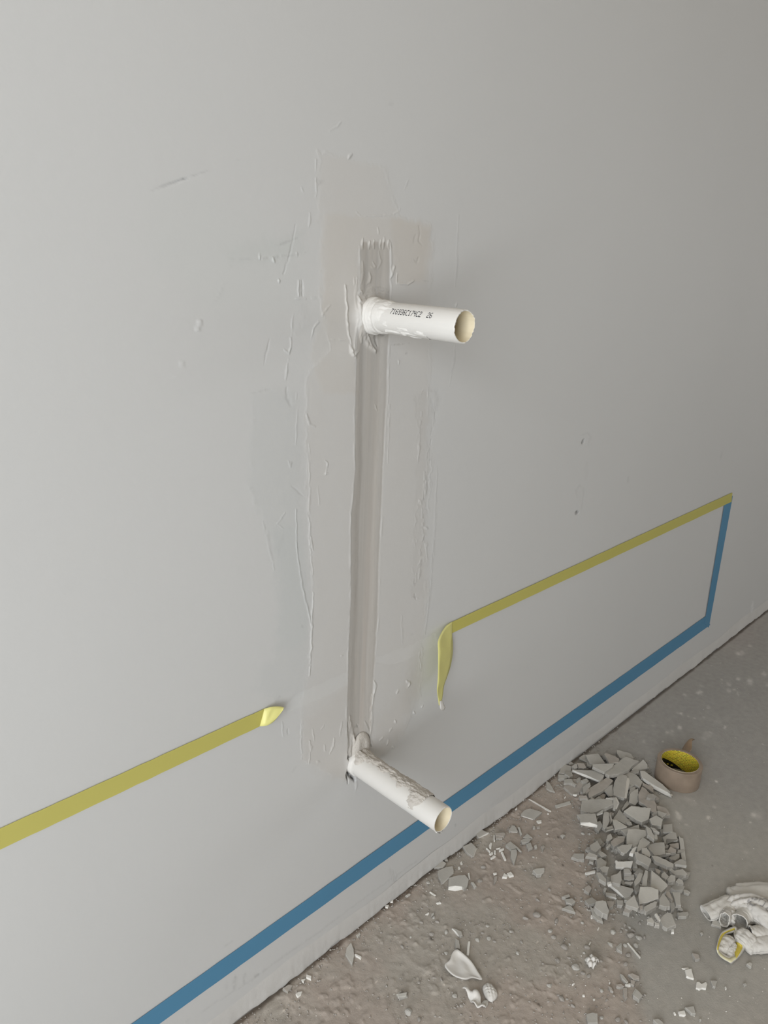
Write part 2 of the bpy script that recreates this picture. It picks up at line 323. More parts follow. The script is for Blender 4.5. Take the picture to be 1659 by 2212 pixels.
# plaster lumps, scrapes and dribbles (pixel polylines of the photograph, traced on the wall plane)
for a in [
    # around the upper pipe
    ([(744, 616), (747, 640), (750, 680), (751, 700), (752, 712), (757, 735), (760, 760)], 2.2, 1.9, 1.08),
    ([(755, 745), (758, 762), (768, 773)], 2.5, 1.8, 1.06), ([(758, 750), (764, 768), (775, 760)], 3, 1.5, 1.04),
    ([(772, 634), (780, 630), (783, 634)], 2.4, 1.8, 1.04), ([(773, 640), (780, 652), (792, 648), (800, 643)], 3.2, 2.0, 1.06),
    ([(775, 650), (773, 680), (776, 710), (782, 740)], 4, 2.2, 1.12), ([(780, 700), (786, 725), (796, 745), (812, 760)], 5, 2.6, 1.15),
    ([(790, 720), (800, 735), (806, 748), (813, 763)], 2.6, 2.0, 1.1), ([(787, 700), (783, 672), (795, 652)], 6, 3.0, 1.2),
    ([(786, 642), (798, 634), (815, 632), (838, 638)], 2.0, 1.3, 0.99), ([(790, 636), (802, 628), (818, 626), (840, 630)], 1.8, 1.3, 0.94),
    ([(796, 628), (806, 622), (822, 621), (836, 626)], 1.8, 1.2, 0.94), ([(800, 590), (804, 600), (801, 610), (796, 614)], 2.6, 1.3, 1.0),
    ([(806, 566), (812, 576), (810, 580), (803, 578)], 1.8, 1.4, 1.04), ([(782, 566), (786, 590), (780, 612)], 3.0, 0.9, 1.0),
    ([(820, 545), (824, 565), (819, 580)], 2.4, 0.8, 0.96), ([(815, 718), (826, 724), (833, 722)], 3.0, -1.6, 0.72),
    ([(811, 722), (813, 735), (818, 748)], 3.0, -1.4, 0.74), ([(770, 690), (768, 720), (767, 770)], 2.0, 0.9, 1.0),
    ([(772, 600), (768, 640), (769, 700)], 2.0, 0.8, 1.0), ([(765, 600), (766, 616)], 1.6, 0.9, 1.03),
    # right of the chase, upper
    ([(842, 522), (845, 560), (845, 588)], 2.2, 0.9, 1.0), ([(852, 575), (849, 588), (843, 600)], 2.6, 1.8, 1.06),
    ([(857, 590), (858, 612), (880, 614), (893, 606)], 1.8, 1.5, 1.04), ([(893, 560), (900, 566), (903, 556)], 2.4, -0.5, 0.92),
    ([(905, 488), (907, 505), (903, 520), (912, 530)], 2.4, -0.5, 0.92), ([(898, 505), (892, 525)], 2.0, -0.4, 0.93),
    ([(912, 606), (925, 608)], 1.4, 0.3, 0.88), ([(846, 745), (866, 744), (886, 741)], 1.7, -0.5, 0.83, 0.35), ([(878, 765), (882, 763)], 2, -0.4, 0.8),
    ([(860, 778), (862, 786)], 2.0, 1.2, 1.05), ([(988, 655), (985, 663)], 2.0, 1.2, 1.05), ([(990, 465), (988, 540), (985, 620)], 2.6, 0.35, 0.95),
    ([(984, 745), (982, 780), (972, 835)], 2.0, 0.3, 0.93), ([(850, 462), (862, 455), (864, 450)], 1.8, 0.8, 1.02),
    ([(770, 458), (780, 468), (815, 466), (845, 464)], 1.7, 0.8, 1.0), ([(815, 492), (818, 505)], 2, 0.8, 1),
    # left of the chase, upper
    ([(726, 645), (700, 675), (678, 710), (671, 735)], 1.7, 0.8, 0.98, 0.3), ([(622, 780), (629, 740), (630, 700), (634, 680)], 2.0, 0.8, 0.97, 0.25),
    ([(618, 820), (621, 785)], 2, 0.9, 0.97), ([(614, 755), (622, 762), (628, 752)], 2.0, 0.8, 0.98), ([(571, 788), (583, 732)], 1.8, -0.5, 0.94),
    ([(455, 662), (475, 640), (500, 575)], 1.8, 0.4, 0.95, 0.3), ([(639, 485), (628, 540), (612, 592)], 2.0, -0.5, 0.92, 0.25),
    ([(645, 606), (646, 640)], 2.2, 0.9, 1.0), ([(652, 606), (655, 640)], 2.2, -0.8, 0.93), ([(640, 646), (690, 643)], 1.8, 0.7, 1.0, 0.4),
    ([(700, 735), (756, 734)], 1.5, 0.5, 1.0, 0.4), ([(560, 548), (562, 560)], 1.8, 1.2, 1.03), ([(590, 556), (594, 566)], 2.2, 1.3, 1.04), ([(640, 545), (641, 552)], 2.0, 1.2, 1.04),
    ([(602, 604), (603, 610)], 2.0, 1.2, 1.04), ([(490, 560), (560, 560), (620, 552), (660, 545)], 2.6, 0.5, 0.93, 0.45),
    ([(600, 530), (625, 522), (645, 514)], 3, -0.4, 0.92, 0.35), ([(330, 411), (355, 402), (400, 386), (455, 366)], 2.0, -0.7, 0.87, 0.30),
    ([(352, 405), (402, 385)], 1.6, -0.7, 0.86), ([(434, 372), (452, 367)], 1.4, 0.6, 0.9), ([(510, 347), (516, 345)], 1.6, 0.6, 0.9),
    ([(357, 618), (356, 624)], 2.6, 1.4, 1.04), ([(432, 692), (430, 703), (427, 715)], 2.6, 1.6, 1.06), ([(392, 782), (394, 792)], 3, 1.6, 1.03), ([(380, 813), (380, 817)], 2, 1.2, 1.03),
    ([(712, 282), (728, 272), (738, 262)], 1.7, 0.7, 0.94), ([(752, 343), (759, 333)], 2.2, 1.2, 0.94), ([(840, 226), (848, 224)], 4, 0, 0.93),
    ([(682, 345), (684, 400), (682, 425)], 1.6, 0.8, 0.98, 0.35), ([(675, 390), (700, 392), (690, 398)], 4, -0.3, 0.92, 0.35), ([(650, 405), (655, 415)], 1.6, 0.8, 1.0),
    ([(670, 460), (668, 490)], 1.6, 0.6, 0.98), ([(874, 410), (882, 388)], 1.6, 0.5, 0.94), ([(640, 620), (660, 700), (640, 720)], 12, 0.2, 0.985),
    # mid height
    ([(545, 850), (575, 842), (595, 838)], 3, -0.3, 0.94, 0.45), ([(620, 838), (622, 858), (628, 875)], 4.5, -0.5, 0.93), ([(663, 895), (668, 915), (682, 921)], 2.6, 0.9, 0.93),
    ([(545, 850), (546, 900), (548, 960), (546, 1010)], 2.0, 0.4, 0.965, 0.35), ([(542, 1050), (550, 1075), (556, 1110)], 1.8, 0.5, 0.95),
    ([(567, 1125), (577, 1148), (583, 1190), (592, 1230)], 3.2, 0.3, 0.95, 0.3), ([(596, 1135), (606, 1122), (615, 1106)], 1.6, 0.6, 0.93), ([(600, 1132), (612, 1142)], 1.4, 0.6, 0.96),
    ([(625, 1000), (630, 1000), (628, 1008), (624, 995)], 2.2, 0.6, 0.90, 0.3), ([(632, 1050), (645, 1062), (655, 1070)], 2.4, -0.4, 0.95),
    ([(668, 960), (670, 1060), (668, 1160), (676, 1240)], 2.0, 0.7, 1.0, 0.3), ([(640, 1100), (642, 1200), (655, 1280), (668, 1330), (672, 1350)], 1.9, 0.9, 0.92),
    ([(672, 1160), (676, 1190)], 2.0, 0.9, 1.0), ([(676, 1280), (674, 1340), (672, 1400), (668, 1460)], 1.9, 1.1, 1.03, 0.25), ([(702, 995), (707, 1000), (704, 1024)], 1.6, 1.2, 1.05, 0.3),
    ([(701, 1024), (710, 1022)], 1.6, 1.2, 1.06), ([(814, 876), (817, 888)], 1.6, 1.3, 1.1), ([(687, 1050), (690, 1090)], 1.5, 0.4, 0.97),
    ([(640, 850), (642, 900), (640, 960)], 1.8, 0.5, 1.0, 0.35), ([(612, 1155), (600, 1200)], 5, 0, 0.97), ([(652, 1350), (656, 1356)], 3, 0, 0.92),
    # right of the chase, mid
    ([(932, 842), (945, 845), (950, 862), (942, 890), (935, 878), (932, 860)], 6, -0.3, 0.955), ([(942, 890), (936, 920), (930, 960)], 3.4, -0.4, 0.945, 0.35),
    ([(912, 890), (906, 940), (905, 990)], 3.6, 0.6, 0.96, 0.4), ([(928, 965), (925, 990), (930, 1000)], 2.4, 0.6, 0.93, 0.4), ([(918, 1020), (920, 1060), (912, 1080)], 4, 0.7, 0.93, 0.35),
    ([(908, 1080), (910, 1088)], 3.2, 0.9, 1.05), ([(912, 1100), (915, 1150), (908, 1200), (905, 1240)], 3.6, 0.7, 0.92, 0.42), ([(917, 1138), (923, 1142)], 2.5, 1.2, 1.0),
    ([(900, 1240), (894, 1262), (886, 1275)], 3.2, 0.6, 0.93, 0.45), ([(908, 1230), (906, 1250)], 3, 0.7, 0.93, 0.4), ([(945, 1010), (942, 1100), (935, 1200), (928, 1290), (918, 1370)], 2.6, 0.4, 0.955, 0.2),
    ([(897, 1284), (899, 1294)], 3.2, -0.8, 0.90), ([(868, 1330), (870, 1390)], 1.8, 0.4, 0.97), ([(905, 1400), (910, 1450)], 2.6, 0.5, 0.95, 0.3),
    ([(878, 1470), (884, 1476), (880, 1484)], 3.2, 1.6, 1.05), ([(856, 1498), (860, 1490)], 2, 1.2, 1.04), ([(888, 1372), (892, 1368)], 3, 0, 0.94), ([(840, 800), (842, 900), (838, 1000)], 1.6, 0.5, 1.0, 0.4),
    # low
    ([(752, 1560), (756, 1600), (752, 1640)], 2.2, -1.2, 0.82), ([(757, 1548), (760, 1570), (766, 1600)], 2.5, 1.4, 1.03), ([(772, 1565), (775, 1570), (770, 1572)], 2.0, -1.4, 0.70),
    ([(762, 1588), (767, 1612), (770, 1636)], 5.0, 3.6, 1.26), ([(758, 1600), (758, 1628)], 3.0, 1.6, 1.12), ([(794, 1585), (798, 1598), (803, 1612)], 3.4, -1.6, 0.66, 0.25),
    ([(790, 1560), (797, 1578), (800, 1590)], 3.0, 1.0, 0.92), ([(802, 1600), (806, 1616)], 2.4, 1.4, 1.05, 0.3), ([(805, 1500), (801, 1550), (800, 1585)], 2.4, 1.4, 1.10),
    ([(808, 1470), (812, 1480), (806, 1500)], 2.6, 1.3, 1.08), ([(835, 1608), (838, 1598)], 2.2, 1.4, 1.05), ([(820, 1600), (828, 1592)], 2.0, 1.2, 1.03), ([(848, 1612), (850, 1616)], 2.6, 2.0, 1.10),
    ([(852, 1556), (854, 1561)], 2.4, 2.0, 1.10), ([(894, 1537), (896, 1542)], 2.0, 1.6, 1.08), ([(911, 1528), (914, 1524)], 1.8, 1.5, 1.06), ([(842, 1580), (846, 1572)], 1.8, 1.0, 1.0),
    ([(752, 1655), (751, 1692)], 2.4, -4.0, 0.35), ([(754, 1660), (758, 1674), (766, 1686)], 4.4, -8.0, 0.22), ([(768, 1684), (771, 1700), (768, 1706)], 3.0, 0.8, 1.02), ([(774, 1680), (782, 1682)], 3.0, -0.8, 0.84),
    ([(753, 1634), (755, 1640)], 3.6, -5.0, 0.30), ([(722, 1595), (720, 1612), (712, 1628)], 2.0, 1.3, 1.05), ([(700, 1610), (702, 1622)], 2.4, 1.0, 1.03), ([(668, 1600), (672, 1612), (668, 1650)], 2.2, 1.1, 1.0, 0.3),
    ([(650, 1560), (652, 1640)], 1.6, 0.7, 0.98, 0.3), ([(610, 1560), (612, 1590)], 1.6, 0.7, 0.98), ([(622, 1575), (624, 1585)], 2.4, -0.6, 0.94), ([(684, 1645), (690, 1646)], 2.4, 1.2, 1.03),
    ([(730, 1420), (745, 1414)], 1.8, 1.0, 1.04, 0.45), ([(740, 1560), (735, 1590)], 1.8, 0.8, 1.0, 0.3), ([(672, 1570), (680, 1600)], 2.0, 0.8, 1.0, 0.4), ([(694, 1575), (706, 1560)], 1.8, 0.9, 1.0, 0.4),
    ([(632, 1668), (640, 1655)], 2.2, 0.0, 0.93), ([(596, 1518), (604, 1505)], 5, 0, 0.93),
    # two plugged fixing holes with circles around them, right
    ([(1262, 948), (1260, 958)], 2.4, -2.2, 0.35), ([(1248, 1104), (1246, 1112)], 2.2, -2.0, 0.38), ([(1256, 940), (1268, 936), (1276, 945), (1270, 965)], 2.6, 0.3, 0.95),
    ([(1246, 1075), (1244, 1060), (1252, 1048), (1260, 1056), (1258, 1085), (1254, 1108)], 2.4, 0.3, 0.93), ([(1268, 1000), (1266, 1035)], 5, 0, 0.965), ([(1358, 1030), (1357, 1046)], 2.2, 0.4, 0.87),
    ([(1560, 975), (1556, 995)], 2.5, 0, 0.93), ([(95, 150), (92, 160)], 9, 0, 0.97),
    # marks under the blue tape and above the floor
    ([(400, 2208), (470, 2162), (540, 2118), (600, 2075), (690, 2012), (760, 1960), (900, 1860)], 2.2, 0.3, 0.92, 0.18),
    ([(509, 2108), (505, 2135)], 4, 0, 0.80, 0.2), ([(530, 2102), (527, 2122)], 3.6, 0, 0.82, 0.25), ([(490, 2120), (488, 2140)], 4, 0, 0.93), ([(550, 2110), (560, 2103)], 3.0, -0.5, 0.80), ([(564, 2100), (565, 2102)], 2.5, 1, 1.07),
    ([(620, 2090), (700, 2035), (720, 2020)], 2.6, 0.4, 0.93, 0.3), ([(480, 2050), (502, 2032)], 1.4, 0, 0.92, 0.3), ([(845, 1880), (855, 1893), (850, 1910)], 7, -0.5, 0.92, 0.3), ([(985, 1780), (983, 1786)], 2.4, 0, 0.85),
    ([(1160, 1650), (1250, 1585), (1330, 1525)], 3.5, 0.3, 0.955, 0.3), ([(1420, 1490), (1530, 1410), (1545, 1395)], 3.0, 0.5, 0.93, 0.2), ([(1472, 1428), (1470, 1445)], 2.2, 0.6, 1.05),
    ([(1626, 1300), (1624, 1330)], 2.4, 1.2, 1.18), ([(1060, 1740), (1100, 1706)], 4, 0.4, 0.96, 0.3),
]:
    stroke(*a)
# small bolt hole in the putty under the upper pipe
dd = np.hypot((PX - 803.5) / 2.6, (PY - 718.5) / 2.8)
Hh -= 0.012 * (1 - sstep(0.7, 1.2, dd)); tone(1 - sstep(0.8, 1.25, dd), 0.05)
# collars of filler the pipes come out of
for cx, cy, r0, hh in ((806, 683, 41, 0.0055), (778, 1646, 30, 0.002)):
    e = np.hypot(PX - cx, (PY - cy) * 0.92)
    Hh += hh * np.exp(-((e - r0 * 0.72) / (r0 * 0.27)) ** 2) * (0.55 + 0.9 * fbm(X * 60, Z * 60, 3, 21))
# crumbly bulge along the foot of the wall
foot = sstep(0.06, 0.0, Z) * (X > 0.1)
Hh += foot * (0.0012 * fbm(X * 7, Z * 10, 3, 31))
tone(sstep(0.05, 0.0, Z - 0.02 * fbm(X * 9, Z * 9, 3, 12)), (0.97, 0.96, 0.95))
P = np.stack([X, -Hh, Z], -1)
wall = grid_mesh('wall_back', P[:, ::-1], [M['wall']], Cc[:, ::-1])
tag(wall, 'light grey painted plaster wall with a darker filled chase and skim patches', kind='structure')

# ------------------------------------------------------------------ rest of the room (behind and beside the camera)
def box(name, x0, x1, y0, y1, z0, z1, m, parent=None):
    v = [(x, y, z) for x in (x0, x1) for y in (y0, y1) for z in (z0, z1)]
    f = [(0, 1, 3, 2), (4, 6, 7, 5), (0, 4, 5, 1), (2, 3, 7, 6), (0, 2, 6, 4), (1, 5, 7, 3)]
    return obj(name, v, f, m, parent)
def boxes(name, bl, m, parent=None):
    V = []; Fc = []
    for x0, x1, y0, y1, z0, z1 in bl:
        o = len(V)
        V += [(x, y, z) for x in (x0, x1) for y in (y0, y1) for z in (z0, z1)]
        Fc += [tuple(o + i for i in f) for f in [(0, 1, 3, 2), (4, 6, 7, 5), (0, 4, 5, 1), (2, 3, 7, 6), (0, 2, 6, 4), (1, 5, 7, 3)]]
    return obj(name, V, Fc, m, parent)
X0, X1, Y0, ZT = ROOM
wl = boxes('wall_left', [(X0 - .15, X0, Y0, -2.1, 0, ZT), (X0 - .15, X0, -0.6, 0, 0, ZT), (X0 - .15, X0, -2.1, -0.6, 0, 0.06), (X0 - .15, X0, -2.1, -0.6, 2.25, ZT)], M['room'])
wr = boxes('wall_right', [(X1, X1 + .15, Y0, -2.9, 0, ZT), (X1, X1 + .15, -1.7, 0, 0, ZT), (X1, X1 + .15, -2.9, -1.7, 2.3, ZT)], M['room'])
wf = box('wall_front', X0, X1, Y0 - .15, Y0, 0, ZT, M['room'])
ce = box('ceiling', X0, X1, Y0, 0, ZT, ZT + .1, M['ceiling'])
win = boxes('window_1', [(X0 - .1, X0 - .04, -2.1, -2.04, .06, 2.25), (X0 - .1, X0 - .04, -.66, -.6, .06, 2.25), (X0 - .1, X0 - .04, -2.04, -.66, .06, .12), (X0 - .1, X0 - .04, -2.04, -.66, 2.19, 2.25)], M['pvc'])
for o in (wl, wr, wf, ce, win): tag(o, kind='structure')

# ------------------------------------------------------------------ floor
fx = spacing([(-1.7, 0.3, 0.2), (0.3, 0.55, 0.01), (0.55, 1.9, 0.0019), (1.9, 3.0, 0.004), (3.0, 5.2, 0.2)])
fy = spacing([(-3.6, -0.85, 0.25), (-0.85, 0.012, 0.0019)])
FX, FY = np.meshgrid(fx, fy)
QX, QY = project(FX, FY, np.zeros_like(FX))
ok = (FX > 0.3) & (FY > -0.86) & (FX < 3.1)
QX = np.where(ok, QX, -9999.0); QY = np.where(ok, QY, -9999.0)
FH = np.zeros(FX.shape)
FC = np.ones(FX.shape + (3,)) * np.array((0.418, 0.402, 0.370))
n1 = fbm(FX * 9, FY * 9, 4, 51); n2 = fbm(FX * 38, FY * 38, 4, 52); n3 = fbm(FX * 3, FY * 3, 3, 53)
# packed dirt left of the rubble, bare smooth concrete right of it
dirt_poly = [(380, 2300), (560, 2130), (1190, 1660), (1280, 1640), (1300, 1800), (1270, 1900), (1330, 1960), (1350, 2010), (1370, 2100), (1420, 2300)]
dd = np.full(FX.shape, -99.0); sl = ok
dd[sl] = signed(QX[sl], QY[sl], dirt_poly)
dirt = sstep(-30, 25, dd + 50 * (n1 - 0.5) + 14 * (n2 - 0.5))
br = sstep(2000, 2260, QY) * ok * 0.5
dirt = np.clip(np.maximum(dirt, br * n1 * 1.4), 0, 1)
smear = sstep(0.52, 0.62, fbm((FX + FY) * 7, (FX - FY) * 16, 3, 60))
redd = sstep(0.40, 0.62, fbm(FX * 6.5, FY * 6.5, 4, 54))
FC *= (1 + 0.10 * (n1 - 0.5) + 0.06 * (n2 - 0.5))[..., None]
far_grey = sstep(1.25, 1.9, FX + 0.5 * (n3 - 0.5)) * (1 - dirt)
FC *= (1 + far_grey[..., None] * (np.array((0.89, 0.90, 0.935)) - 1))  # greyer, slightly darker floor colour farther along the wall
FC *= (1 + dirt[..., None] * (np.array((1.02, 0.975, 0.94)) - 1))
FC *= (1 + (dirt * redd)[..., None] * (np.array((1.01, 0.955, 0.945)) - 1))
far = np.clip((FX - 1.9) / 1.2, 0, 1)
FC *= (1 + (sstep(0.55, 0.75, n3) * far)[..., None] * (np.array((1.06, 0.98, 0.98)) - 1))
lump = fbm(FX * 85, FY * 85, 3, 55)
lump = lump * sstep(0.45, 0.6, fbm(FX * 24, FY * 24, 3, 57))
FH += dirt * (0.0020 * (n2 - 0.4) + 0.0010 * (fbm(FX * 150, FY * 150, 2, 58) - 0.5) + 0.0016 * sstep(0.50, 0.72, lump) + 0.0010 * (smear - 0.5) * sstep(0.4, 0.6, n3))
FH += (1 - dirt) * 0.0004 * (n1 - 0.5)
spk = vnoise(FX * 190, FY * 190, 77)
FC *= (1 + (sstep(0.955, 0.985, spk) * dirt * 0.45)[..., None])
def splat(pts, w, m=1.25, h=0.2):
    global FH, FC
    b = np.array(pts, float); mrg = w * 3 + 4
    s = (QX > b[:, 0].min() - mrg) & (QX < b[:, 0].max() + mrg) & (QY > b[:, 1].min() - mrg) & (QY < b[:, 1].max() + mrg)
    if not s.any(): return
    d, u = polydist(QX[s] + 6 * (n2[s] - .5), QY[s] + 6 * (lump[s] - .5), pts)
    p = np.exp(-(d / w) ** 2)
    FC[s] *= (1 + p[..., None] * (np.asarray(m) - 1)); FH[s] += p * h * 0.001
for x, y, w, m in [(1594, 1463, 4, 1.5), (1618, 1467, 5, 1.5), (1619, 1474, 5, 1.35), (1649, 1455, 5, 1.5), (1573, 1477, 4, 1.4), (1573, 1491, 4, 1.4), (1585, 1490, 3, 1.4), (1594, 1497, 3, 1.4), (1657, 1480, 4, 1.5), (1618, 1395, 4, 1.3), (1597, 1412, 6, 1.25), (1592, 1411, 4, 1.3), (1603, 1408, 4, 1.25),
                 (1477, 1498, 4, 1.5), (1510, 1495, 5, 1.5), (1504, 1496, 3, 1.4), (1514, 1480, 4, 1.25), (1559, 1467, 2, 1.4), (1528, 1528, 3, 1.4), (1500, 1549, 3, 1.5), (1471, 1541, 3, 1.5), (1464, 1541, 3, 1.25), (1486, 1544, 2, 1.4), (1519, 1546, 3, 1.3), (1466, 1569, 4, 1.6), (1565, 1569, 3, 1.5), (1549, 1555, 7, 1.12),
                 (1445, 1580, 7, 1.2), (1440, 1583, 3, 1.3), (1452, 1576, 3, 1.25), (1526, 1585, 8, 1.22), (1520, 1594, 5, 1.22), (1533, 1580, 4, 1.3), (1546, 1688, 3, 1.9), (1529, 1764, 4, 1.6), (1463, 1762, 6, 1.45), (1460, 1755, 4, 1.4), (1495, 1730, 8, 1.15), (1482, 1725, 6, 1.2), (1541, 1740, 4, 1.3), (1630, 1757, 10, 1.25), (1626, 1756, 5, 1.3),
                 (1609, 1840, 5, 1.25), (1620, 1774, 2, 1.6), (1591, 1887, 3, 1.2), (1538, 1869, 2, 0.7), (1480, 1780, 4, 1.3), (1535, 1945, 8, 1.15), (1648, 1605, 2, 1.4), (1430, 1600, 2, 1.4), (1410, 1565, 3, 1.2), (1390, 1600, 3, 1.2), (1588, 1590, 2, 1.3), (1605, 1580, 2, 1.3), (1612, 1640, 2, 1.2), (1500, 1440, 2, 1.3), (1555, 1430, 2, 1.3), (1536, 1438, 2, 1.3)]:
    splat([(x, y), (x + w * 0.8, y + w * 0.3)], w * 0.75, m)
for x, y, w in [(930, 2030, 3.5), (935, 1980, 1.5), (1000, 1870, 9), (1066, 1865, 7), (1205, 1805, 2), (1216, 1866, 2), (1163, 2168, 2.5), (575, 2130, 3), (655, 2117, 3), (1290, 2060, 18)]:
    splat([(x, y), (x + 1, y + 1)], w, 0.35 if w < 5 else 0.86)
# tyre-like trowel tracks in the dirt
for p in [[(880, 2030), (960, 2070), (1010, 2120)], [(870, 2060), (940, 2110)], [(700, 1990), (760, 2040), (800, 2080)], [(620, 2160), (700, 2190)], [(900, 1985), (980, 2010)]]:
    splat(p, 6, 1.04, 0.8)
FH[FY > -0.0] -= 0.002
lip_shade = sstep(0.013, 0.006, -FY + 0.006 * (n2 - 0.5)) * (FX > 0.3)
FC *= (1 + lip_shade[..., None] * (np.array((0.42, 0.39, 0.36)) - 1))  # shadow of the gap under the plaster lip, painted into the floor colour
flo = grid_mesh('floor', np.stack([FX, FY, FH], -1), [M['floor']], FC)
tag(flo, 'dusty grey concrete floor with brown dirt and paint specks', kind='structure')

# rough lip of plaster hanging over the floor joint
lx = spacing([(0.3, 3.0, 0.0022)])
rows = []
base = fbm(lx * 16, lx * 0, 4, 70); fine = fbm(lx * 90, lx * 0 + 3, 3, 71)
gap = 0.0006 + 0.0052 * sstep(0.42, 0.72, base) + 0.0016 * (fine - 0.3)
out = 0.0010 + 0.0014 * fine + 0.0024 * sstep(0.5, 0.75, fbm(lx * 9, lx * 0 + 7, 3, 72))
topz = 0.030 + 0.022 * fbm(lx * 5, lx * 0 + 1, 3, 73)
for k, (o, z) in enumerate([(0.0, 0.0), (0.18, 0.3), (0.40, 0.55), (0.68, 0.78), (1.0, 0.94), (0.85, 1.0), (0.0, 1.0)]):
    zz = topz + (gap - topz) * z
    oo = out * o + (0.0014 if k else 0.0)
    rows.append(np.stack([lx, -oo - (0.0009 * fbm(lx * 110, lx * 0 + k * 5, 2, 74) * o if 0 < k < 6 else 0), zz], -1))
lip = grid_mesh('trim_1', np.array(rows)[:, ::-1], [M['lip']])
tag(lip, 'rough plaster lip along the foot of the wall', kind='structure')
# ------------------------------------------------------------------ tapes on the wall
def strip(name, TL, TR, BR, BL, m, off, n=60, parent=None, wav=0.0):
    """tape lying on the wall: corners in photograph pixels, on the wall plane"""
    a = [on_wall(*TL, off), on_wall(*TR, off), on_wall(*BR, off), on_wall(*BL, off)]
    V = []; Fc = []
    for i in range(n + 1):
        t = i / n
        up = a[0].lerp(a[1], t); dn = a[3].lerp(a[2], t)
        w = (vnoise(np.array([t * n * 0.7]), np.array([1.0]), 5)[0] - 0.5) * wav
        for p, y in ((up, 0.00025), (dn, 0.00025), (dn, 0.0), (up, 0.0)):
            V.append((p.x, p.y - y, p.z + w))
    for i in range(n):
        b = i * 4
        for k in range(4):
            Fc.append((b + k, b + (k + 1) % 4, b + 4 + (k + 1) % 4, b + 4 + k))
    Fc += [(3, 2, 1, 0), tuple(n * 4 + k for k in range(4))]
    return obj(name, V, Fc, m, parent)
def ribbon(name, pairs, offs, m, sub=6, cross=5, parent=None):
    """loose tape: pairs of left / right pixels with their distances (left, right) from the wall"""
    L = []; Rr = []
    for (l, r), (ol, orr) in zip(pairs, offs):
        L.append(np.array(on_wall(*l, ol))); Rr.append(np.array(on_wall(*r, orr)))
    def cr(A, t):
        i = min(int(t), len(A) - 2); u = t - i
        p0 = A[max(i - 1, 0)]; p1 = A[i]; p2 = A[i + 1]; p3 = A[min(i + 2, len(A) - 1)]
        return 0.5 * ((2 * p1) + (-p0 + p2) * u + (2 * p0 - 5 * p1 + 4 * p2 - p3) * u * u + (-p0 + 3 * p1 - 3 * p2 + p3) * u ** 3)
    n = (len(L) - 1) * sub
    Pn = np.zeros((n + 1, cross + 1, 3))
    for i in range(n + 1):
        t = i / sub if i < n else len(L) - 1.0001
        a, b = cr(L, t), cr(Rr, t)
        for j in range(cross + 1):
            s = j / cross
            Pn[i, j] = a + (b - a) * s
            Pn[i, j, 1] -= 0.0009 * math.sin(math.pi * s) * math.sin(i * 0.45)
    o = grid_mesh(name, Pn, [m], parent=parent)
    md = o.modifiers.new('thickness', 'SOLIDIFY'); md.thickness = 0.0003; md.offset = 0
    return o

OFF = 0.0013
blue_v = strip('masking_tape', (1567, 1077), (1583, 1071), (1531, 1356), (1522, 1347), M['blue'], OFF + 0.0004, 20)
blue_v.name = 'blue_masking_tape'
tag(blue_v, 'short upright blue masking tape strip at the right end of the marked rectangle', 'tape')
blue_h = strip('blue_masking_tape', (262, 2228), (1526, 1330), (1534, 1350), (322, 2228), M['blue'], OFF, 120, wav=0.0008)
tag(blue_h, 'long blue masking tape strip running low along the wall above the floor', 'tape')
yl = empty('yellow_masking_tape', on_wall(300, 1670, OFF))
s_ = strip('tape_strip', (-20, 1799), (571, 1531), (561, 1569), (-20, 1845), M['yellow'], OFF, 50, wav=0.0006)
f_ = ribbon('curled_end', [((571, 1531), (561, 1569)), ((586, 1527), (570, 1568.5)), ((598, 1526), (580, 1566)), ((608, 1526.5), (594, 1556)), ((614, 1529), (612, 1533))],
            [(OFF + .0006, OFF + .0006), (OFF + .005, OFF + .006), (OFF + .007, OFF + .009), (OFF + .008, OFF + .010), (OFF + .010, OFF + .011)], M['yellow_back'])
adopt(yl, s_, f_)
tag(yl, 'yellow masking tape strip at left whose torn end folds back before the chase', 'tape')
tag(f_, 'pale folded-back end')
yr = empty('yellow_masking_tape', on_wall(1300, 1210, OFF))
s_ = strip('tape_strip', (976, 1344), (1582, 1064), (1580, 1084), (976, 1368), M['yellow'], OFF + 0.0008, 60, wav=0.0006)
f_ = ribbon('hanging_end', [((977, 1343), (976.5, 1368)), ((962, 1354), (977, 1378)), ((947, 1382), (978, 1392)), ((946.5, 1410), (977.5, 1414)), ((946.5, 1440), (973, 1440)), ((945.5, 1470), (966, 1462)), ((944, 1490), (959, 1482)), ((946, 1508), (956.5, 1502)), ((948, 1524), (953, 1522))],
            [(OFF + .001, OFF + .001), (OFF + .006, OFF + .004), (OFF + .016, OFF + .006), (OFF + .022, OFF + .008), (OFF + .026, OFF + .012), (OFF + .028, OFF + .016), (OFF + .028, OFF + .02), (OFF + .026, OFF + .022), (OFF + .024, OFF + .022)], M['yellow_back'], 6, 6)
t_ = ribbon('stuck_plaster_crumb', [((950, 1515), (956, 1512)), ((950, 1524), (960, 1524)), ((951, 1531), (962, 1528)), ((954, 1535), (959, 1534))], [(OFF + .026, OFF + .024)] * 4, M['putty_white'], 3, 4)
adopt(yr, s_, f_, t_)
tag(yr, 'yellow masking tape strip at right whose peeled end hangs down twisted', 'tape')
tag(f_, 'pale twisted loose end')

